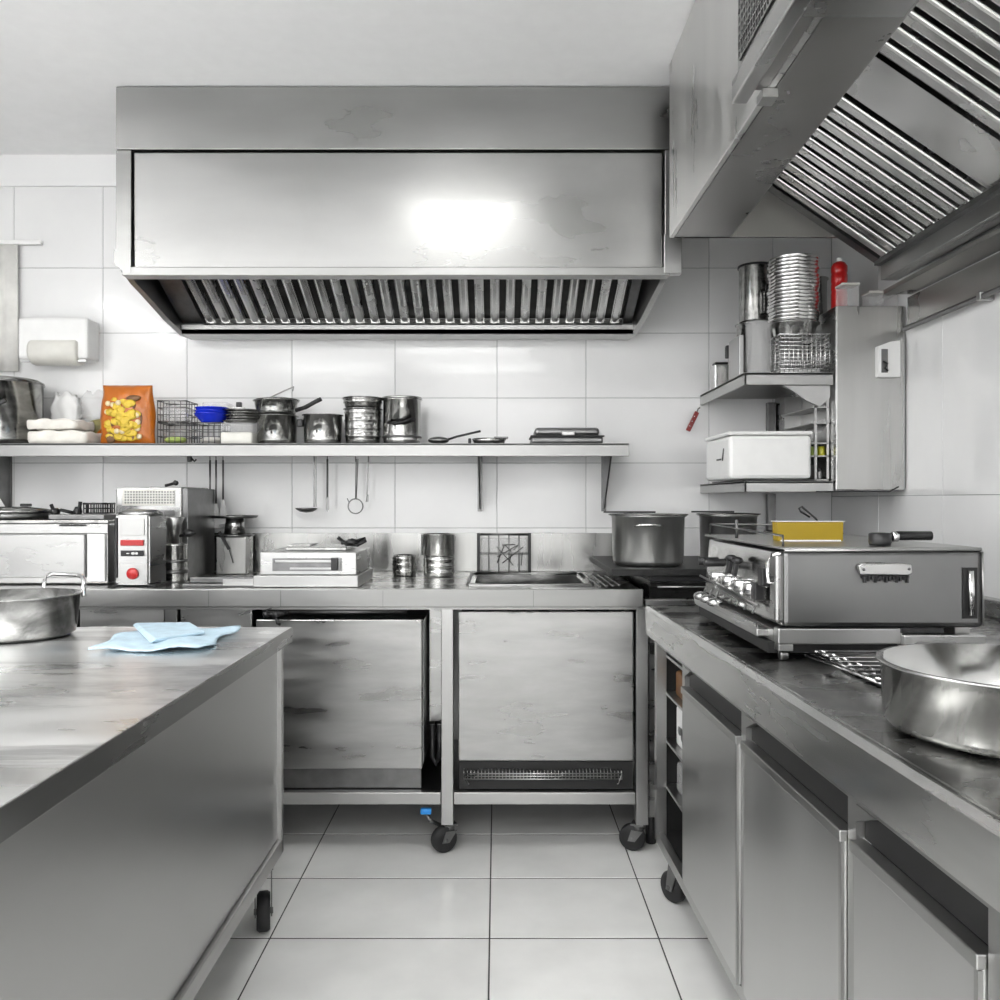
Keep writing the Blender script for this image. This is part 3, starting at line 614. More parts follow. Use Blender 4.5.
b = MB(); b.lathe([(0,0),(.055,0),(.066,.022),(.068,.022),(.058,.002),(0,.003)], 36); b.build('dish', 'pot_dark', t); MB().box(-.082,-.070,-.012,.012,.004,.024,.003).build('knob', 'black', t); MB().box(.02,.075,-.03,.03,.023,.029,.001).build('tab', 'grey_metal', t)
t = thing('grill_press', 'dark flat lidded tray at the right end of the wall shelf', 'tray', (X_(566,3.34), 3.36, SZ+.001))
MB().box(-.138,.138,-.09,.09,0,.026,.008).build('base', 'grey_metal', t); MB().box(-.125,.125,-.08,.08,.030,.062,.012).build('lid', 'grey_metal', t)
MB().box(-.142,.142,-.094,.094,.026,.031,.001).build('seam', 'black', t)
MB().box(-.022,.028,-.100,-.080,.030,.046,.003).build('latch', 'trim', t)

# ---- utensils hung under the shelf
YU = 3.47
t = thing('utensil_rail', 'thin steel rail under the wall shelf carrying utensils', 'rail', (0, YU, SZ-.035))
MB().tube([(X_(185,YU),0,0),(X_(385,YU),0,0)], .004).build('rail', 'trim', t)
for px in (188, 300, 383): MB().bar((X_(px,YU),.0,.003), (X_(px,YU),.0,.026), .012, .004, (0,1,0)).build('mount', 'trim', t)
UR = 'utensils hanging under the wall shelf'
def hang(px, pybot, name, label, cat):
    t = thing(name, label, cat, (X_(px,YU), YU-.012, 0), 0, UR); return t, Z_(pybot, YU)
def hook(b, ztop=SZ-.032): b.tube([(0,.012,ztop),(0,.006,ztop+.006),(0,-.002,ztop-.004),(0,0,ztop-.03)], .002, 6)
t, zb_ = hang(315, 512, 'ladle', 'ladle with a wide shallow bowl, hanging furthest left of the middle utensils', 'ladle')
b = MB(); hook(b); b.bar((0,0,SZ-.04), (0,0,zb_+.02), .009, .003, (0,1,0)); b.bar((.008,0,SZ-.04), (.008,0,zb_+.02), .002, .003, (0,1,0)); b.build('handle', 'grey_metal', t)
b = MB(); b.lathe([(0,0),(.026,.004),(.042,.014),(.045,.020),(.041,.016),(.024,.007),(0,.003)], 32, (-.032,0,zb_-.003)); b.build('ladle_bowl', 'grey_metal', t)
t, zb_ = hang(328, 512, 'palette_knife', 'narrow dark knife hanging between the ladle and the wire whisk', 'knife')
b = MB(); hook(b); b.bar((0,0,SZ-.05), (0,0,zb_+.06), .008, .004, (0,1,0), .001); b.build('handle', 'black', t); b = MB(); b.prism([(-.006,zb_+.06),(.006,zb_+.06),(.006,zb_+.012),(0,zb_),(-.006,zb_+.012)], 'y', -.001, .001); b.build('blade', 'grey_metal', t)
t, zb_ = hang(356, 514, 'strainer', 'wire ring strainer hanging under the shelf', 'strainer')
b = MB(); hook(b); b.tube([(.003,0,SZ-.05),(.0,0,zb_+.062)], .002, 6); b.tube([(.010,0,SZ-.05),(.003,0,zb_+.062)], .002, 6); b.build('handle', 'grey_metal', t)
b = MB(); b.tube([(math.cos(2*math.pi*i/20)*.030, 0, zb_+.032+math.sin(2*math.pi*i/20)*.030) for i in range(20)], .0028, 6, True); b.tube([(-.026,0,zb_+.046),(-.034,0,zb_+.064)], .002, 5); b.build('ring', 'grey_metal', t)
t, zb_ = hang(369, 502, 'skewer', 'thin steel fork hanging at the right end of the utensil rail', 'fork')
b = MB(); hook(b); b.bar((0,0,SZ-.04), (-.006,0,zb_+.03), .006, .003, (0,1,0)); b.build('handle', 'grey_metal', t); b = MB(); b.tube([(-.006,0,zb_+.03),(-.010,0,zb_)], .0018, 5); b.tube([(-.002,0,zb_+.03),(-.003,0,zb_)], .0018, 5); b.build('prongs', 'grey_metal', t)
for px, pyb, lab in ((211, 530, 'long pale spatula hanging leftmost near the grille appliance'), (217, 528, 'long dark handled turner hanging second from left under the shelf'), (224, 524, 'slim steel spoon hanging just left of the kitchen scale')):
    t, zb_ = hang(px, pyb, 'spatula', lab, 'spatula')
    b = MB(); hook(b); b.tube([(0,0,SZ-.055),(0,0,zb_+.10)], .004, 8); b.build('handle', 'grey_metal', t)
    b = MB(); b.prism([(-.004,zb_+.10),(.004,zb_+.10),(.014,zb_+.04),(.015,zb_),(-.015,zb_),(-.014,zb_+.04)], 'y', -.0015, .0015); b.build('blade', 'trim', t)
t = thing('clip_hook', 'small black clip under the shelf above the utensils', 'hook', (X_(191,3.3), 3.3, SZ-.009)); b = MB(); b.box(-.012,.002,-.01,.01,-.06,-.0,.003); b.tube([(0,0,-.045),(.014,0,-.058),(.02,0,-.05)], .004); b.build('clip', 'black', t)

# ================================================================ ON THE BACK COUNTER
def cz(): return ZB+.001
# low steel box with a recessed handle
t = thing('countertop_grill', 'low steel countertop box with a recessed front handle, left of the cans', 'countertop grill', (0, 2.88, cz()))
xa_, xb_ = X_(253,2.88), X_(357,2.88)
MB().box(xa_, xb_+.004, 0, .34, 0, .040, .003).build('base', 'trim', t)
MB().box(xa_+.02, xb_-.004, .012, .33, .041, .118, .003).build('housing', 'steel', t)
MB().box(X_(272,2.88), X_(341,2.88), .004, .0115, .055, .098, .001).build('recess', 'grey_metal', t)
b = MB(); b.bar((X_(275,2.88), 0, .088), (X_(336,2.88), 0, .088), .006, .010, (0,0,1), .002); b.bar((X_(290,2.88), 0, .064), (X_(334,2.88), 0, .064), .006, .006, (0,0,1)); b.build('handle', 'trim', t)
MB().box(X_(331,2.88), X_(338,2.88), -.004, .004, .058, .10, .002).build('latch', 'black', t)
b = MB(); b.box(xa_+.09, xb_-.05, .08, .30, .119, .132, .003); b.box(xa_+.08, xa_+.16, .15, .28, .133, .137); b.build('top_tray', 'pot_dark', t)
t = thing('tongs', 'small black tongs lying on the steel countertop grill', 'tongs', (X_(352,3.0), 3.0, cz()+.134))
b = MB(); b.tube([(-.05,0,.03),(-.02,0,.006),(.02,0,.004),(.05,.0,.02)], .007); b.tube([(-.04,.02,.008),(0,.01,.012),(.045,.02,.026)], .006); b.ball((.0,0,.014), .018, 1.5,1,.7, jit=.15); b.build('arms', 'black', t)
# cans
pot('steel_canister', 'small single steel canister on the back worktable', 'canister', X_(404,3.35), 3.35, cz(), .046, .080, 'pot_dark', taper=1, rim=.001, rib=3, base=.004)
pot('steel_canister', 'lower steel canister of the pair left of the sink', 'canister', X_(439,3.32), 3.32, cz(), .060, .078, 'pot', taper=1, rim=.001, rib=3, base=.004)
pot('steel_canister', 'upper steel canister stacked on another left of the sink', 'canister', X_(438,3.32), 3.32, cz()+.080, .066, .084, 'pot', taper=1, rim=.002, base=.004)
# wire and glass container behind the sink
t = wire_basket('wire_basket', 'square wire frame container with clear liner behind the sink', X_(504,3.44), 3.478, cz(), .205, .10, .155, 5, 2, 'grey_metal', .002)
MB().box(-.095,.095,-.043,.043,.005,.14,.006).build('liner', 'film', t)
b = MB(); random.seed(5)
for i in range(10): b.tube([(random.uniform(-.03,.08), -.048, random.uniform(.02,.12)), (random.uniform(-.03,.08), -.048, random.uniform(.02,.12))], .0018, 5)
b.build('cutlery', 'black', t)
b = MB()
for cx in (-.103,.103): b.box(cx-.006, cx+.006, -.056, -.046, 0, .163, .001)
b.build('post', 'black', t)
t = thing('cable_reel', 'low steel tray lying between grill and machine at the counter front', 'tray', (X_(220,2.93), 2.90, cz()))
b = MB(); b.box(-.12,.125,0,.12,0,.010,.002); b.box(-.10,.125,.02,.10,.011,.030,.003); b.build('tray', 'grey_metal', t); MB().box(.02,.13,-.004,.0,.004,.026,.001).build('front_strip', 'trim', t)
# red-switch machine
t = thing('food_processor', 'white and steel countertop machine with red switch and round red button', 'kitchen machine', (X_(132,2.9), 2.90, cz()))
MB().prism([(-.048,.0),(.052,0),(.052,.012),(.052,.245),(-.048,.245)], 'y', .0, .012, .001).build('front_panel', 'white_steel', t)
MB().hexa([(-.062,.012,.008),(.056,.012,.008),(.082,.09,.008),(-.062,.15,.008)], [(-.062,.012,.242),(.056,.012,.242),(.082,.09,.242),(-.062,.15,.242)], .003).build('housing', 'steel', t)
MB().box(-.060,-.050,-.002,.010,.03,.235,.002).build('side_strip', 'black', t)
MB().box(-.038,.043,-.004,-.0005,.175,.232,.001).build('upper_plate', 'trim', t)
MB().box(-.037,.041,-.008,-.0005,.140,.160,.002).build('red_switch', 'red', t)
s_ = MB().box(-.037,.041,-.006,-.0005,.104,.124,.002).build('display', 'black', t); b = MB(); b.ball((.006,-.006,.114), .006, 1.2,.3,.8); b.ball((.018,-.006,.114), .005, 1,.3,.9); b.ball((-.012,-.006,.114), .003, 2,.3,.6); b.build('display_digits', 'white', s_)
MB().lathe([(0,-.010),(.017,-.010),(.020,-.006),(.020,-.0005),(0,-.0005)], 28, (.003,0,.045), 'y').build('round_button', 'red', t)
MB().lathe([(0,.243),(.07,.243),(.072,.252),(.055,.262),(0,.264)], 32, (.0,.078,0)).build('top_cap', 'white_steel', t)
MB().box(-.062,.082,.0,.14,0,.0075,.001).build('base', 'black', t)
# blender jug beside
t = thing('juice_extractor', 'steel jug with spout and black knob right of the red-switch machine', 'jug', (X_(174,3.1), 3.10, cz()))
MB().lathe([(0,0),(.045,0),(.048,.006),(.046,.13),(.050,.135),(.045,.137),(.043,.01),(0,.008)], 32).build('jug', 'pot', t)
MB().lathe([(0,.138),(.020,.138),(.024,.20),(.036,.232),(.034,.234),(.020,.20),(0,.198)], 32).build('funnel', 'steel', t)
b = MB(); b.ball((.058,-.01,.175), .017, 1.2,1,.8, jit=.15); b.tube([(.02,0,.165),(.06,-.01,.172),(.082,-.01,.178)], .006); b.build('knob', 'black', t)
b = MB(); b.lathe([(.0485,.03),(.052,.033),(.052,.040),(.0485,.043)], 32); b.lathe([(.0485,.07),(.051,.072),(.051,.078),(.0485,.08)], 32); b.build('ring', 'grey_metal', t)
# tall appliance with perforated front behind
t = thing('ventilated_appliance', 'tall steel appliance with perforated front strip behind the red-switch machine', 'kitchen appliance', (0, 3.16, cz()))
xa_, xb_ = X_(117,3.16), X_(187,3.16)
MB().box(xa_, xb_, .01, .30, 0, .22, .004).build('body', 'white_steel', t)
MB().box(xa_-.005, xb_-.02, .0, .30, .225, .345, .006).build('head', 'white_steel', t)
g = MB().box(xa_+.02, xb_-.045, -.003, -.0005, .275, .335, .001).build('perforated_panel', 'offwhite', t)
b = MB()
for i in range(18):
    for j in range(5): b.box(xa_+.03+i*.0105, xa_+.036+i*.0105, -.0045, -.003, .283+j*.010, .289+j*.010)
b.build('holes', 'grey_metal', g)
MB().box(xa_+.07, xb_-.045, -.003, -.0005, .238, .258).build('dark_strip', 'grey_metal', t)
MB().box(xb_-.018, xb_+.004, -.002, .30, .0, .34, .003).build('side_column', 'grey_metal', t)
b = MB(); b.tube([(xb_-.10,.05,.35),(xb_-.07,.05,.358),(xb_-.06,.05,.368)], .006); b.ball((xb_-.06,.05,.36), .010); b.build('latch', 'black', t)
# scale
t = thing('kitchen_scale', 'small kitchen scale with flat round pan on the ledge right of the hanging spatulas', 'scale', (X_(236,3.45), 3.435, cz()))
b = MB(); b.box(-.06,.06,-.05,.05,0,.15,.004); b.build('stand', 'splash', t)
MB().lathe([(0,.151),(.075,.151),(.078,.156),(0,.158)], 36, (0,0,0)).build('base_plate', 'grey_metal', t)
MB().lathe([(0,.159),(.042,.159),(.038,.2),(.034,.222),(0,.222)], 36).build('body', 'pot_dark', t)
MB().lathe([(0,.223),(.085,.223),(.092,.232),(.090,.234),(.08,.227),(0,.227)], 36).build('weighing_pan', 'grey_metal', t)
b = MB(); b.bar((-.045,-.055,.17), (-.005,-.058,.10), .012, .004, (0,1,0)); b.bar((-.005,-.058,.10), (.012,-.06,.045), .003, .003, (0,1,0)); b.build('pointer', 'black', t)
# pale steel oven at the left
t = thing('countertop_oven', 'pale steel countertop oven with glass front at the far left of the back worktable', 'oven', (0, 2.96, cz()))
xa_, xb_ = -1.95, X_(105,2.95)
MB().box(xa_, xb_, .012, .185, .004, .205, .004).build('body', 'white_steel', t)
MB().box(xa_+.02, xb_-.075, -.003, .011, .025, .175, .003).build('door', 'white_steel', t)
MB().box(xb_-.066, xb_-.004, -.003, .011, .012, .19, .003).build('control_panel', 'white', t)
MB().box(xa_, xb_+.008, -.006, .011, .178, .212, .003).build('front_rail', 'white_steel', t)
MB().box(xa_, xb_+.01, -.008, .19, .213, .226, .003).build('top_plate', 'pot_dark', t)
MB().bar((X_(60,2.95), -.012, .208), (X_(85,2.95), -.012, .208), .010, .006).build('handle', 'black', t)
to = .227+cz()
t = thing('griddle_pan', 'wide flat black-rimmed griddle on top of the pale countertop oven', 'griddle', (X_(8,3.05), 3.085, to))
MB().lathe([(0,0),(.125,0),(.13,.01),(.13,.022),(.122,.022),(.118,.012),(0,.01)], 40).build('pan', 'grey_metal', t); MB().lathe([(0,.023),(.132,.023),(.13,.034),(.05,.045),(0,.046)], 40).build('lid', 'pot_dark', t)
MB().box(.03,.06,-.015,.015,.046,.056,.003).build('knob', 'black', t)
t = thing('tongs', 'black tongs and clamp parts lying on the pale countertop oven', 'tongs', (X_(65,3.05), 3.05, to+.003))
b = MB(); b.tube([(-.05,0,.05),(-.035,0,.015),(0,0,.006),(.05,0,.012),(.055,0,.06)], .007); b.tube([(-.06,.02,.02),(-.02,.01,.03),(.03,.02,.018)], .006); b.ball((-.035,0,.022), .017, 1,1,1, jit=.2); b.ball((.045,0,.024), .014, 1,1,1.5, jit=.2); b.build('arms', 'black', t)
t = thing('tray', 'flat dark steel tray on the pale countertop oven beside the grille appliance', 'tray', (X_(88,3.02), 3.03, to))
MB().box(-.12,.075,-.05,.10,0,.018,.003).build('tray', 'grey_metal', t)
wire_basket('wire_basket', 'small black wire rack on the dark tray on the oven', X_(98,3.05), 3.06, to+.020, .078, .07, .036, 6, 2, 'black', .0022)

# ================================================================ left wall fittings
t = thing('window_blind', 'cream fabric blind hanging on the back wall at the left edge', 'blind', (0, YF-.006, 0))
b = MB(); tb = bmesh.new(); n = 30; xa_, xb_ = -2.35, X_(21,YF); za_, zb2 = Z_(372,YF), Z_(246,YF); rows = []
for z in (za_, (za_+zb2)/2, zb2):
    rows.append([tb.verts.new((xa_+(xb_-xa_)*i/n, -.018-.005*math.sin(i*1.4+z), z)) for i in range(n+1)])
for A, B in zip(rows, rows[1:]):
    for i in range(n): tb.faces.new((A[i], A[i+1], B[i+1], B[i]))
r = bmesh.ops.extrude_face_region(tb, geom=tb.faces[:]); bmesh.ops.translate(tb, vec=(0,.004,0), verts=[v for v in r['geom'] if isinstance(v, bmesh.types.BMVert)])
bmesh.ops.recalc_face_normals(tb, faces=tb.faces[:]); b._add(tb, True); b.build('fabric', 'curtain', t)
MB().box(xa_, X_(44,YF), -.02, .0, zb2, zb2+.018, .003).build('head_rail', 'white', t)
t = thing('towel_dispenser', 'white paper towel dispenser on the back wall above the shelf', 'dispenser', (X_(60,3.5), YF, 0))
b = MB(); b.box(-.145,.14,-.11,-.001,Z_(360,3.48),Z_(319,3.48),.012); b.build('housing', 'white', t)
b = MB(); b.lathe([(0,-.10),(.05,-.10),(.055,-.09),(.055,.09),(.05,.10),(0,.10)], 32, (.0,-.075,Z_(352,3.48)), 'x'); b.build('paper_roll', 'offwhite', t)
MB().box(-.14,.13,-.105,-.09,Z_(363,3.48),Z_(360,3.48)+.0,.001).build('tear_bar', 'trim', t)

# ================================================================ CORNER COOKER
t = thing('cooker', 'dark gas cooker in the back right corner carrying two large pots', 'cooker', (0, 2.87, 0))
MB().box(.515, 1.16, .02, .66, .10, .905, .004).build('body', 'steel', t)
MB().box(.385, 1.18, -.02, .66, .925, .948, .003).build('hob_plate', 'iron', t)
MB().box(.515, 1.17, -.004, .66, .906, .924, .001).build('hob_edge', 'black', t)
MB().box(.515, .76, .0, .019, .848, .902, .002).build('front_panel', 'glassblack', t)
MB().box(.50, 1.17, -.006, .019, .79, .845, .003).build('lower_trim', 'steel', t)
MB().tube([(.54,-.012,.888),(.74,-.012,.888)], .003).build('handle', 'trim', t)
for fx_, fy_ in ((.53,.06),(1.12,.06),(.53,.62),(1.12,.62)): MB().cyl((fx_,fy_,0), .018, .10).build('foot', 'black', t)
def stockpot(px0, px1, y, h, label):
    r = (X_(px1,y)-X_(px0,y))/2; x = (X_(px1,y)+X_(px0,y))/2
    p = pot('stock_pot', label, 'pot', x, y, .949, r, h, 'pot_brushed', taper=.97, rim=.007, group='large pots on the corner cooker', handles=2, hang=math.radians(-100), hz=.80)
    MB().lathe([(0,h+.001),(r+.012,h+.001),(r+.012,h+.006),(r*.5,h+.009),(0,h+.009)], 44).build('lid', 'pot_dark', p)
    MB().bar((-r-.03,-.0,h+.012), (r*.2,0,h+.012), .016, .006).build('lid_handle', 'black', p)
    return p
stockpot(612, 684, 3.04, .176, 'large steel pot on the corner cooker, the left one nearer the sink')
stockpot(700, 756, 3.12, .176, 'large steel pot on the corner cooker, the right one nearer the machine')
t = thing('roasting_tin', 'low steel roasting tin with dark rim on the cooker behind the chrome machine', 'roasting tin', (1.12, 3.12, .949))
b = MB(); b.box(-.10,.10,-.10,.10,0,.006); b.box(-.10,.10,-.10,-.095,.0,.11); b.box(-.10,.10,.095,.10,0,.11); b.box(-.10,-.095,-.10,.10,0,.11); b.box(.095,.10,-.10,.10,0,.11); b.build('tin', 'pot', t)
MB().tube([(-.105,-.105,.112),(.105,-.105,.112),(.105,.105,.112),(-.105,.105,.112)], .005, 8, True).build('rim', 'grey_metal', t)

# ================================================================ CORNER SHELVING AND WALL CABINET
YC = 2.92
t = thing('corner_shelf', 'upper steel corner shelf with slatted underside, loaded with pans', 'shelf', (0, 0, 0))
b = MB(); z0 = 1.588
b.box(.85, 1.155, YC, YF-.002, z0+.022, z0+.03); b.box(.85, .858, YC, YF-.002, z0-.012, z0+.03, .001); b.box(.85, 1.155, YC, YC+.008, z0-.012, z0+.03, .001); b.build('shelf_tray', 'trim', t)
b = MB()
for i in range(20): b.bar((.862, 2.937+.03*i, z0+.010), (1.15, 2.937+.03*i, z0+.010), .009, .002, (0,0,1))
b.build('slats', 'trim', t)
MB().box(.86, 1.15, 2.93, 3.54, z0+.016, z0+.020).build('underside', 'dark', t)
b = MB(); b.prism([(.99, z0-.013), (1.15, z0-.013), (1.15, z0-.055), (1.115, z0-.085), (1.07, z0-.065), (1.02, z0-.03)], 'y', 2.935, 2.947); b.build('gusset', 'steel', t)
t = thing('corner_shelf', 'lower steel corner shelf carrying the white plastic box', 'shelf', (0, 0, 0))
b = MB(); b.box(.85, 1.155, YC, YF-.002, 1.238, 1.245); b.box(.85, 1.155, YC, YC+.008, 1.208, 1.245, .001); b.box(.85, .858, YC, YF-.002, 1.208, 1.245, .001); b.build('shelf_tray', 'trim', t)
t = thing('shelf_post', 'dark vertical post on the back wall between the corner shelves', 'post', (X_(769,YF), YF-.03, 0))
MB().box(-.016,.016,-.01,.024,.96,1.206,.002).build('lower_length', 'grey_metal', t); MB().box(-.016,.016,-.01,.024,1.247,1.584,.002).build('upper_length', 'grey_metal', t)
t = thing('wall_cabinet', 'flat steel wall cabinet at the right end of the corner shelves', 'cabinet', (0, 0, 0))
MB().box(1.160, XR-.003, YC-.01, YF-.01, 1.212, 1.845, .003).build('body', 'white_steel', t)
MB().box(1.162, XR-.006, YC-.016, YC-.0105, 1.216, 1.842, .001).build('door', 'cabdoor', t)
b = MB(); b.tube([(1.09,YC-.016,1.209),(1.34,YC-.018,1.209),(1.372,YC-.018,1.225)], .0022, 6); b.build('edge_wire', 'black', t)
t = thing('spice_rack', 'narrow open rack with small jars between white box and wall cabinet', 'rack', (1.11, 2.96, 1.246))
b = MB(); b.box(-.004,.004,0,.008,0,.325); b.box(.038,.046,0,.008,0,.325); b.box(-.016,.046,.27,.275,0,.325)
for z in (.002,.085,.13,.20,.255): b.box(-.016,.046,0,.27,z,z+.004)
b.build('frame', 'trim', t)
for j, (xx, zz, m_, lab) in enumerate(((.029,.0905,'yolk','yellow jar on the middle level of the narrow spice rack'), (.004,.0905,'green','green jar on the middle level of the narrow spice rack, behind the post'), (.021,.0075,'grey_metal','dark jar on the lowest level of the narrow spice rack'))):
    q = thing('jar', lab, 'jar', (1.11+xx, 2.985, 1.246+zz), 0, 'jars on the spice rack')
    MB().lathe([(0,0),(.011,0),(.0115,.003),(.0115,.026),(.009,.031),(0,.031)], 20).build('jar_body', m_, q); MB().cyl((0,0,.0315), .010, .006).build('cap', 'black', q)
# white box
t = thing('storage_box', 'white plastic storage box on the lower corner shelf', 'box', (0, 2.935, 1.252))
xa_, xb_ = X_(729,2.935), X_(812,2.935)
MB().box(xa_, xb_, 0, .33, 0, .152, .014).build('box_body', 'white', t); MB().box(xa_-.003, xb_+.003, -.003, .333, .153, .166, .005).build('lid', 'white', t)
b = MB(); b.box(xa_-.002, xa_-.0005, .10, .16, .070, .076); b.hexa([(xa_-.002,.09,.07),(xa_-.0005,.09,.07),(xa_-.0005,.07,.11),(xa_-.002,.07,.11)], [(xa_-.002,.075,.066),(xa_-.0005,.075,.066),(xa_-.0005,.062,.11),(xa_-.002,.062,.11)]); b.build('mark', 'black', t)
tag(MB().box(.86, 1.10, 2.925, 3.40, 1.2462, 1.2515, .001).build('shelf_mat', 'black'), 'thin black mat under the white plastic storage box', 'mat')
# top shelf load
zt = z0+.031
t = wire_basket('wire_basket', 'large steel wire basket on the upper corner shelf with pans stacked above it', 1.065, 3.04, zt, .172, .20, .135, 11, 10, 'chrome', .0015)
tag(MB().box(-.07,.07,-.07,.07,0,.012,.005).build('folded_paper', 'white'), 'white folded paper lying in the large wire basket', 'paper').location = (1.06, 3.04, zt+.006)
t = tag(MB().lathe([(0,0),(.036,0),(.040,.006),(.045,.185),(.048,.188),(.043,.188),(.038,.01),(0,.008)], 36).build('glass_jug', 'film'), 'tall clear jug at the front of the upper corner shelf left of the wire basket', 'jug'); t.location = (.926, 3.01, zt)
pot('mixing_bowl', 'shiny steel bowl resting on the large wire basket', 'bowl', 1.062, 3.05, zt+.140, .085, .05, 'pot', taper=.8, base=.004)
PG = 'baking pans stacked above the wire basket'
for i in range(18):
    rr = .086; b = MB(); b.lathe([(0,0),(rr*.97,0),(rr,.002),(rr+.003,.0112),(rr+.003,.0118),(rr-.001,.0118),(rr*.95,.003),(0,.003)], 40)
    o = tag(b.build('baking_pan', 'pot'), 'thin steel pan in the tall stack above the wire basket on the corner shelf', 'pan', PG); o.location = (1.062+random.uniform(-.003,.003), 3.05, zt+.192+i*.0128)
pot('stock_pot', 'lower steel pot behind the clear jug on the upper corner shelf', 'pot', .990, 3.27, zt, .066, .235, 'pot_dark', taper=1, base=.006)
t = pot('stock_pot', 'upper dark-rimmed steel pot with black grips left of the tall pan stack', 'pot', .990, 3.255, zt+.237, .062, .215, 'pot_dark', taper=1, rim=.002, base=.006)
MB().lathe([(.063,.211),(.067,.211),(.067,.219),(.063,.219)], 36).build('rim_band', 'black', t)
b = MB(); b.box(.0,.045,-.082,-.052,.02,.105,.006); b.box(.012,.05,-.088,-.06,.085,.13,.006); b.build('grip', 'glassblack', t); MB().box(.004,.008,-.086,-.082,.03,.10).build('grip_edge', 'chrome', t)
t = thing('steel_canister', 'small square steel canister at the far left of the upper corner shelf', 'canister', (.893, 3.40, zt)); MB().box(-.03,.03,-.03,.03,0,.10,.006).build('body', 'pot', t); MB().box(-.026,.026,-.026,.026,.101,.109,.003).build('lid', 'black', t)
t = thing('knife_handle_tool', 'black handled tool standing upright on the upper corner shelf', 'tool', (.895, 3.27, zt))
MB().bar((0,0,.0), (0,0,.105), .008, .008, (0,1,0)).build('shaft', 'grey_metal', t); MB().box(-.016,.018,-.012,.012,.106,.155,.004).build('handle', 'black', t)
tag(MB().box(-.008,.008,-.07,.07,0,.15,.002).build('cutting_board', 'trim'), 'upright steel board at the left edge of the upper corner shelf', 'board').location = (.872, 3.10, zt)
# on top of the wall cabinet
zc2 = 1.846
t = thing('spray_bottle', 'red bottle standing on top of the wall cabinet below the right hood', 'bottle', (X_(842,3.05)-.018, 3.03, zc2))
MB().lathe([(0,0),(.026,0),(.028,.004),(.028,.07),(.026,.076),(.028,.082),(.028,.10),(.026,.105),(.028,.112),(.028,.135),(.026,.14),(.028,.146),(.028,.165),(.02,.178),(.010,.183),(0,.183)], 28).build('bottle_body', 'red', t); MB().cyl((0,0,.1835), .010, .012).build('cap', 'white', t)
pot('steel_container', 'cylindrical steel container on the wall cabinet just right of the tall pan stack', 'container', 1.228, 3.30, zc2, .050, .19, 'pot', taper=1, base=.004)
for k, (px, w, h, lab) in enumerate(((848, .05, .075, 'clear plastic tub on the wall cabinet in front of the red bottle'), (875, .045, .05, 'clear plastic tub on the wall cabinet, middle of the row'), (893, .03, .055, 'small clear tub at the right end of the row on the wall cabinet'))):
    t = thing('clear_tub', lab, 'tub', (X_(px,2.95), 2.955+.01*k, zc2)); MB().box(-w*.6,w*.6,-.03,.03,0,h,.006).build('tub', 'film', t); MB().box(-w*.62,w*.62,-.032,.032,h+.0005,h+.007,.002).build('lid', 'offwhite', t)
# dispenser on the cabinet
t = thing('wall_socket', 'small steel-framed box with a lever fixed on the wall cabinet front', 'switch box', (X_(887,2.9), 2.903, Z_(359,2.9)))
MB().prism([(-.040,-.064),(.036,-.064),(.036,.060),(.0,.055),(-.040,.040)], 'y', -.025, .0, .002).build('housing', 'white', t); MB().box(-.030,-.008,-.028,-.0255,-.05,.03,.001).build('inset', 'grey_metal', t)
b = MB(); b.tube([(-.026,-.031,-.012),(-.012,-.033,-.02),(-.020,-.034,-.036),(-.010,-.032,-.044)], .003); b.build('lever', 'black', t)
# red handle
t = thing('penknife', 'dark red handled knife hanging from the left corner of the upper corner shelf', 'knife', (X_(700,3.45), 3.50, Z_(409,3.5)))
b = MB(); b.bar((.0,0,-.012), (-.038,0,-.090), .019, .012, (0,1,0), .003); b.build('handle', 'darkred', t); b = MB()
for q in (.25,.5,.75): b.ball((-.038*q-.003, -.008, -.012-.078*q), .003)
b.build('rivets', 'chrome', t); MB().tube([(.012,.0,.006),(.004,0,.0),(0,0,-.012)], .003).build('hook', 'grey_metal', t)
# steel strip and pipe on right wall
tag(MB().box(XR-.01, XR-.001, .5, 2.88, 1.76, 1.866, .001).build('wall_strip', 'soffit'), 'steel strip on the right wall just below the right hood', 'wall strip')
t = thing('pipe', 'thin steel pipe along the right wall below the hood', 'pipe', (XR-.03, 0, 1.755)); MB().tube([(0,.5,0),(0,2.86,0)], .009).build('tube', 'grey_metal', t)
for yy in (1.2, 2.4): MB().box(-.012,.029,yy-.01,yy+.01,-.012,.012,.002).build('bracket', 'trim', t)

# ================================================================ RIGHT COUNTER
TH = .025
t = thing('counter_cabinet', 'long steel counter on casters at the right with recessed-grip doors and dark worn top', 'counter', (.486, 2.62, 0), TH)
ZR = .856; LN = -2.25; DP = .855
RT = t
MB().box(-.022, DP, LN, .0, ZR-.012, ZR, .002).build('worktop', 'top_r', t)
b = MB(); b.prism([(-.026, ZR-.090), (-.030, ZR-.012), (-.024, ZR-.001), (-.014, ZR+.0005), (-.008, ZR-.012), (-.008, ZR-.090)], 'y', LN, .0); b.build('front_apron', 'apron', t)
b = MB(); b.box(0, DP, -.02, -.001, ZR-.09, ZR-.013); b.build('end_apron', 'apron', t)
ys = [0, -.365, -.87, -1.375, -1.72, LN]     # bay lines
b = MB()
b.box(.0, .02, LN, 0, ZR-.115, ZR-.091); b.box(0, .022, LN, -.0, .138, .168)
b.box(0, .03, -.03, 0, .138, ZR-.091)
for y in ys[1:-1]: b.box(0, .022, y-.014, y+.014, .168, ZR-.115)
b.box(DP-.03, DP, -.03, 0, .138, ZR-.091); b.build('frame', 'trim', t)
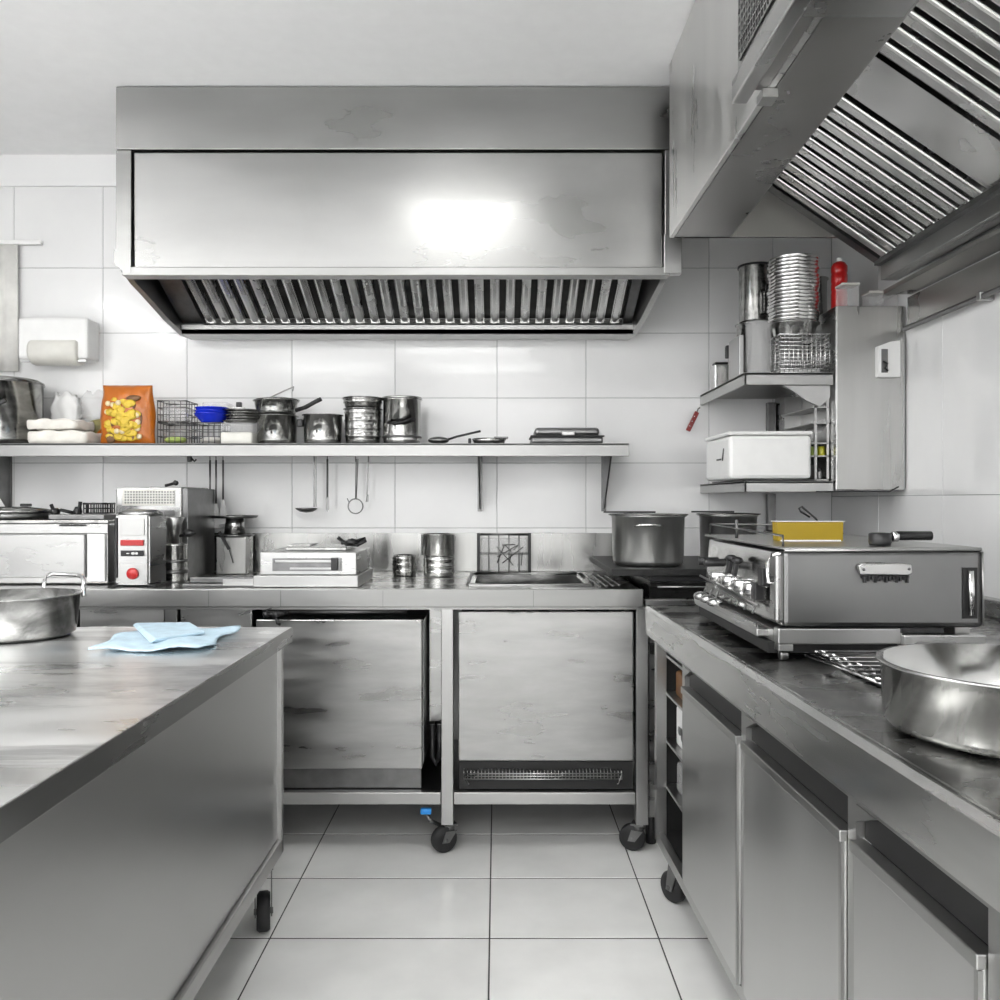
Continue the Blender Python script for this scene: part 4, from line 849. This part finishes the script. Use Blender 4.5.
b = MB(); b.box(.03, DP, LN, -.375, .15, .165); b.box(DP-.02, DP-.01, LN, 0, .15, ZR-.1); b.box(.03, DP, -.378, -.370, .15, ZR-.1); b.box(.03, DP, -.006, -.002, .15, ZR-.1); b.box(.03, DP, -.37, -.006, .15, .16); b.build('carcass', 'dark', t)
for i in (1, 2, 3):
    y1, y0 = ys[i]-.016, ys[i+1]+.016
    d = MB().box(-.006, .014, y0, y1, .172, .683, .003).build('door', 'door', t)
    b = MB(); b.box(-.012, .012, y0, y1, .672, .690, .002); b.box(-.010, -.004, y0, y0+.008, .172, .672); b.build('door_lip', 'trim', d)
    r = MB().box(.012, .05, y0, y1, .690, .738).build('grip_recess', 'dark', t)
    b = MB(); b.prism([(y1, .7405), (y1, .715), (y1-.06, .7405)], 'x', -.002, .012); b.build('recess_corner', 'trim', r)
b = MB()
for z in (.30, .44, .585, .70): b.box(.03, DP-.03, -.366, -.008, z, z+.008)
b.build('inner_shelves', 'trim', t)
caster(t, .04, -.14, .138, .045, .5); caster(t, .06, -2.0, .138, .05, .5); caster(t, .78, -.14, .138, .05, 1); caster(t, .78, -2.0, .138, .05, 1)
def rl(x, y, z=0):     # local counter coords to world
    c, s = math.cos(TH), math.sin(TH); return (.486+x*c-y*s, 2.62+x*s+y*c, z)
o = tag(MB().box(-.05,.05,-.13,.13,0,.075,.008).build('food_tub', 'brown'), 'brownish tub on the second open level at the end of the right counter', 'tub'); o.location = rl(.10,-.19,.593); o.rotation_euler[2] = TH
o = tag(MB().ball((0,0,.035), .05, 1,2.2,.68,3,.05).build('cloth_bundle', 'towel'), 'pale cloth bundle on the brownish tub in the open end of the right counter', 'cloth'); o.location = rl(.10,-.19,.670)
t = thing('packet', 'black and white printed packet on an open level of the right counter', 'packet', rl(.08,-.19,.449), TH)
MB().box(-.03,.03,-.12,.12,0,.115,.006).build('packet_body', 'white', t); b = MB(); random.seed(11)
for i in range(12): b.ball((-.031, random.uniform(-.1,.1), random.uniform(.02,.10)), .014, .15, 1.4, .8, 2, .2)
b.build('print', 'grey_metal', t)
o = tag(MB().box(-.05,.05,-.12,.12,0,.09,.01).build('food_tub', 'film'), 'clear tub low in the open end of the right counter', 'tub'); o.location = rl(.10,-.19,.309); o.rotation_euler[2] = TH

# ================================================================ BIG MACHINE ON THE RIGHT COUNTER
t = thing('espresso_machine', 'long steel coffee machine with grey side panel and black knobs on the right counter', 'coffee machine', (.572, 1.70, ZR+.001), .0)
# local: x 0..0.40 to the wall, y 0..0.64 away
MB().box(.03, .395, .012, .64, .070, .215, .006).build('body', 'steel', t)
sp = MB().box(.0, .400, .0, .011, .068, .222, .010).build('side_panel', 'machine', t)
b = MB(); b.tube([(.002,-.003,.222),(.395,-.003,.224)], .003); b.tube([(.398,-.002,.220),(.400,-.002,.072)], .002); b.build('panel_edge', 'trim', sp)
b = MB(); b.prism([(.145,.192),(.153,.198),(.235,.198),(.252,.195),(.254,.178),(.248,.172),(.150,.174)], 'y', -.012, -.0005, .003); hn = b.build('handle_badge', 'white_steel', sp)
b = MB(); b.ball((.156,-.013,.185), .003); b.ball((.246,-.013,.186), .003); b.build('screw', 'grey_metal', hn)
b = MB()
for i in range(13): b.box(.160+i*.007, .1635+i*.007, -.009, -.0005, .158+.003*(i % 3), .1715)
b.box(.155, .25, -.006, -.0005, .167, .172); b.build('badge_teeth', 'black', sp)
b = MB(); b.box(.358,.388,-.002,-.0004,.086,.188); b.build('side_slot', 'dark', sp); b = MB(); b.tube([(.371,-.009,.094),(.371,-.012,.14),(.371,-.009,.182)], .0055); b.build('side_handle', 'chrome', sp)
# front (aisle) side
MB().hexa([(.0,.012,.070),(.03,.012,.070),(.03,.64,.070),(.0,.64,.070)], [(.012,.012,.215),(.03,.012,.215),(.03,.64,.215),(.012,.64,.215)], .003).build('front_plate', 'pot', t)
MB().box(-.012,.03,.011,.05,.075,.212,.006).build('front_corner', 'white_steel', t)
b = MB(); b.tube([(-.004,.03,.150),(-.020,.03,.156),(-.022,.03,.195),(-.012,.03,.212),(.01,.03,.216),(.16,.03,.222)], .0045); b.build('bent_tube', 'chrome', t)
for (yy, zz, ln) in ((.012+.05, .165, .022), (.11, .130, .026)):
    MB().box(-.034+.01, -.001, yy, yy+.028, zz-.022, zz+.016, .004).build('knob', 'black', t)
for (yy, zz) in ((.26,.178),(.31,.180)):
    b = MB(); b.ball((-.018,yy,zz+.006), .014, 1,1.3,.6); b.bar((-.020,yy,zz), (-.026,yy,zz-.030), .014, .012, (1,0,0), .003); b.build('lever', 'black', t)
for yy in (.44,.50): MB().cyl((-.050,yy,.165), .010, .05, 'x').build('portafilter_handle', 'black', t)
for yy in (.16,.24,.34,.46):
    b = MB(); b.cyl((-.012,yy,.118), .022, .022); b.tube([(-.012,yy,.121),(-.014,yy,.098)], .006); b.build('group_head', 'chrome', t)
b = MB(); b.tube([(-.02,.10,.10),(-.022,.60,.118)], .003); b.tube([(-.02,.12,.092),(-.022,.40,.106)], .003)
for i in range(8): b.tube([(-.02,.12+i*.06,.095),(-.026,.12+i*.06,.080)], .003, 6)
b.build('steam_pipes', 'grey_metal', t)
b = MB(); b.box(-.035,.03,.06,.62,.040,.056,.003); b.box(-.035,-.031,.06,.62,.056,.066); b.build('drip_tray', 'steel', t)
for i in range(3): MB().ball((-.03,.42+.07*i,.068), .02, 1,1.3,.6).build('spout_cup', 'chrome', t)
# chassis and feet
b = MB(); b.box(-.01,.24,.0,.03,.034,.066,.003); b.box(-.01,.02,.03,.62,.036,.060); b.box(.36,.39,.03,.62,.036,.066); b.build('chassis_rail', 'trim', t)
MB().box(.235,.32,-.004,.03,.0565,.067,.001).build('rubber_strip', 'black', t)
b = MB(); b.box(.236,.40,-.012,.02,.030,.055,.003); b.build('rear_rail', 'steel', t)
for fx_, fy_ in ((.005,.012),(.37,.03),(.005,.58),(.37,.58)):
    f_ = MB().box(fx_-.014, fx_+.016, fy_-.012, fy_+.016, .020, .034, .002).build('foot', 'trim', t); MB().lathe([(0,-.008),(.010,-.008),(.0105,-.005),(.0105,.005),(.010,.008),(0,.008)], 20, (fx_,fy_,.0105), 'x').build('foot_wheel', 'grey_metal', f_)
b = MB(); b.box(-.02,.35,.03,.62,.012,.034); b.build('underside_tray', 'dark', t)
MB().box(.0,.398,.0,.64,.2235,.228,.001).build('top_plate', 'trim', t)
b = MB(); b.tube([(.01,.03,.2285),(.01,.03,.250),(.01,.62,.256),(.01,.62,.2285)], .0025); b.tube([(.01,.62,.256),(.37,.62,.256),(.37,.62,.2285)], .0025); b.tube([(.02,.40,.2285),(.02,.40,.275)], .004); b.build('cup_rail', 'grey_metal', t)
zt3 = ZR+.001+.2285
# on the machine
t = thing('yellow_tray', 'yellow rectangular tray on top of the coffee machine', 'tray', (X_(811,1.95), 1.95, zt3))
b = MB(); b.prism([(-.076,.0),(.074,0),(.075,.044),(-.078,.044)], 'y', 0, .035, .002); b.build('tray', 'yellow', t); MB().box(-.080,.077,-.002,.037,.0445,.046,.0005).build('rim', 'white', t)
b = MB(); b.box(-.07,.068,-.0025,.0,.0,.003); b.build('base_edge', 'white', t)
t = thing('portafilter', 'black handle of a filter holder resting on the right end of the coffee machine', 'filter holder', (X_(880,1.75), 1.75, zt3+.001))
MB().lathe([(0,0),(.020,0),(.022,.006),(.022,.024),(.018,.026),(0,.026)], 28).build('filter_basket', 'black', t); MB().tube([(.022,0,.016),(.035,0,.020),(.105,0,.020)], .0095, 12).build('handle', 'black', t); MB().lathe([(0,0),(.0105,0),(.0105,.012),(0,.012)], 20, (.024,0,.018), 'x').build('collar', 'chrome', t)
t = thing('wire_spoon', 'thin black looped spoon handle rising behind the yellow tray', 'spoon', (X_(820,2.1), 2.10, zt3))
MB().tube([(.02,0,0),(-.01,0,.048),(-.045,0,.078),(-.052,0,.074),(-.048,0,.066),(-.025,0,.052)], .0025).build('handle', 'black', t)
# grate tray between machine and pan
t = thing('oven_rack', 'black oven tray with chrome bars lying on the right counter behind the wide pan', 'oven rack', (.78, 1.54, ZR+.002), 0)
b = MB(); b.box(-.12,.52,-.16,.15,.0,.006,.001); b.build('tray', 'black', t)
b = MB()
for i in range(4): b.tube([(-.125+.012*i,-.14,.012+.002*i),(-.165+.012*i,.155,.012+.002*i)], .0025)
for i in range(8): b.bar((-.15,-.13+.04*i,.022), (.52,-.13+.04*i,.022), .008, .004)
b.build('bars', 'chrome', t)

# low steel ledge where the right counter meets the wall
tag(MB().box(XR-.045, XR-.003, .45, 2.60, ZR+.002, ZR+.05, .003).build('wall_upstand', 'white_steel'), 'low steel upstand where the right counter meets the wall', 'upstand')
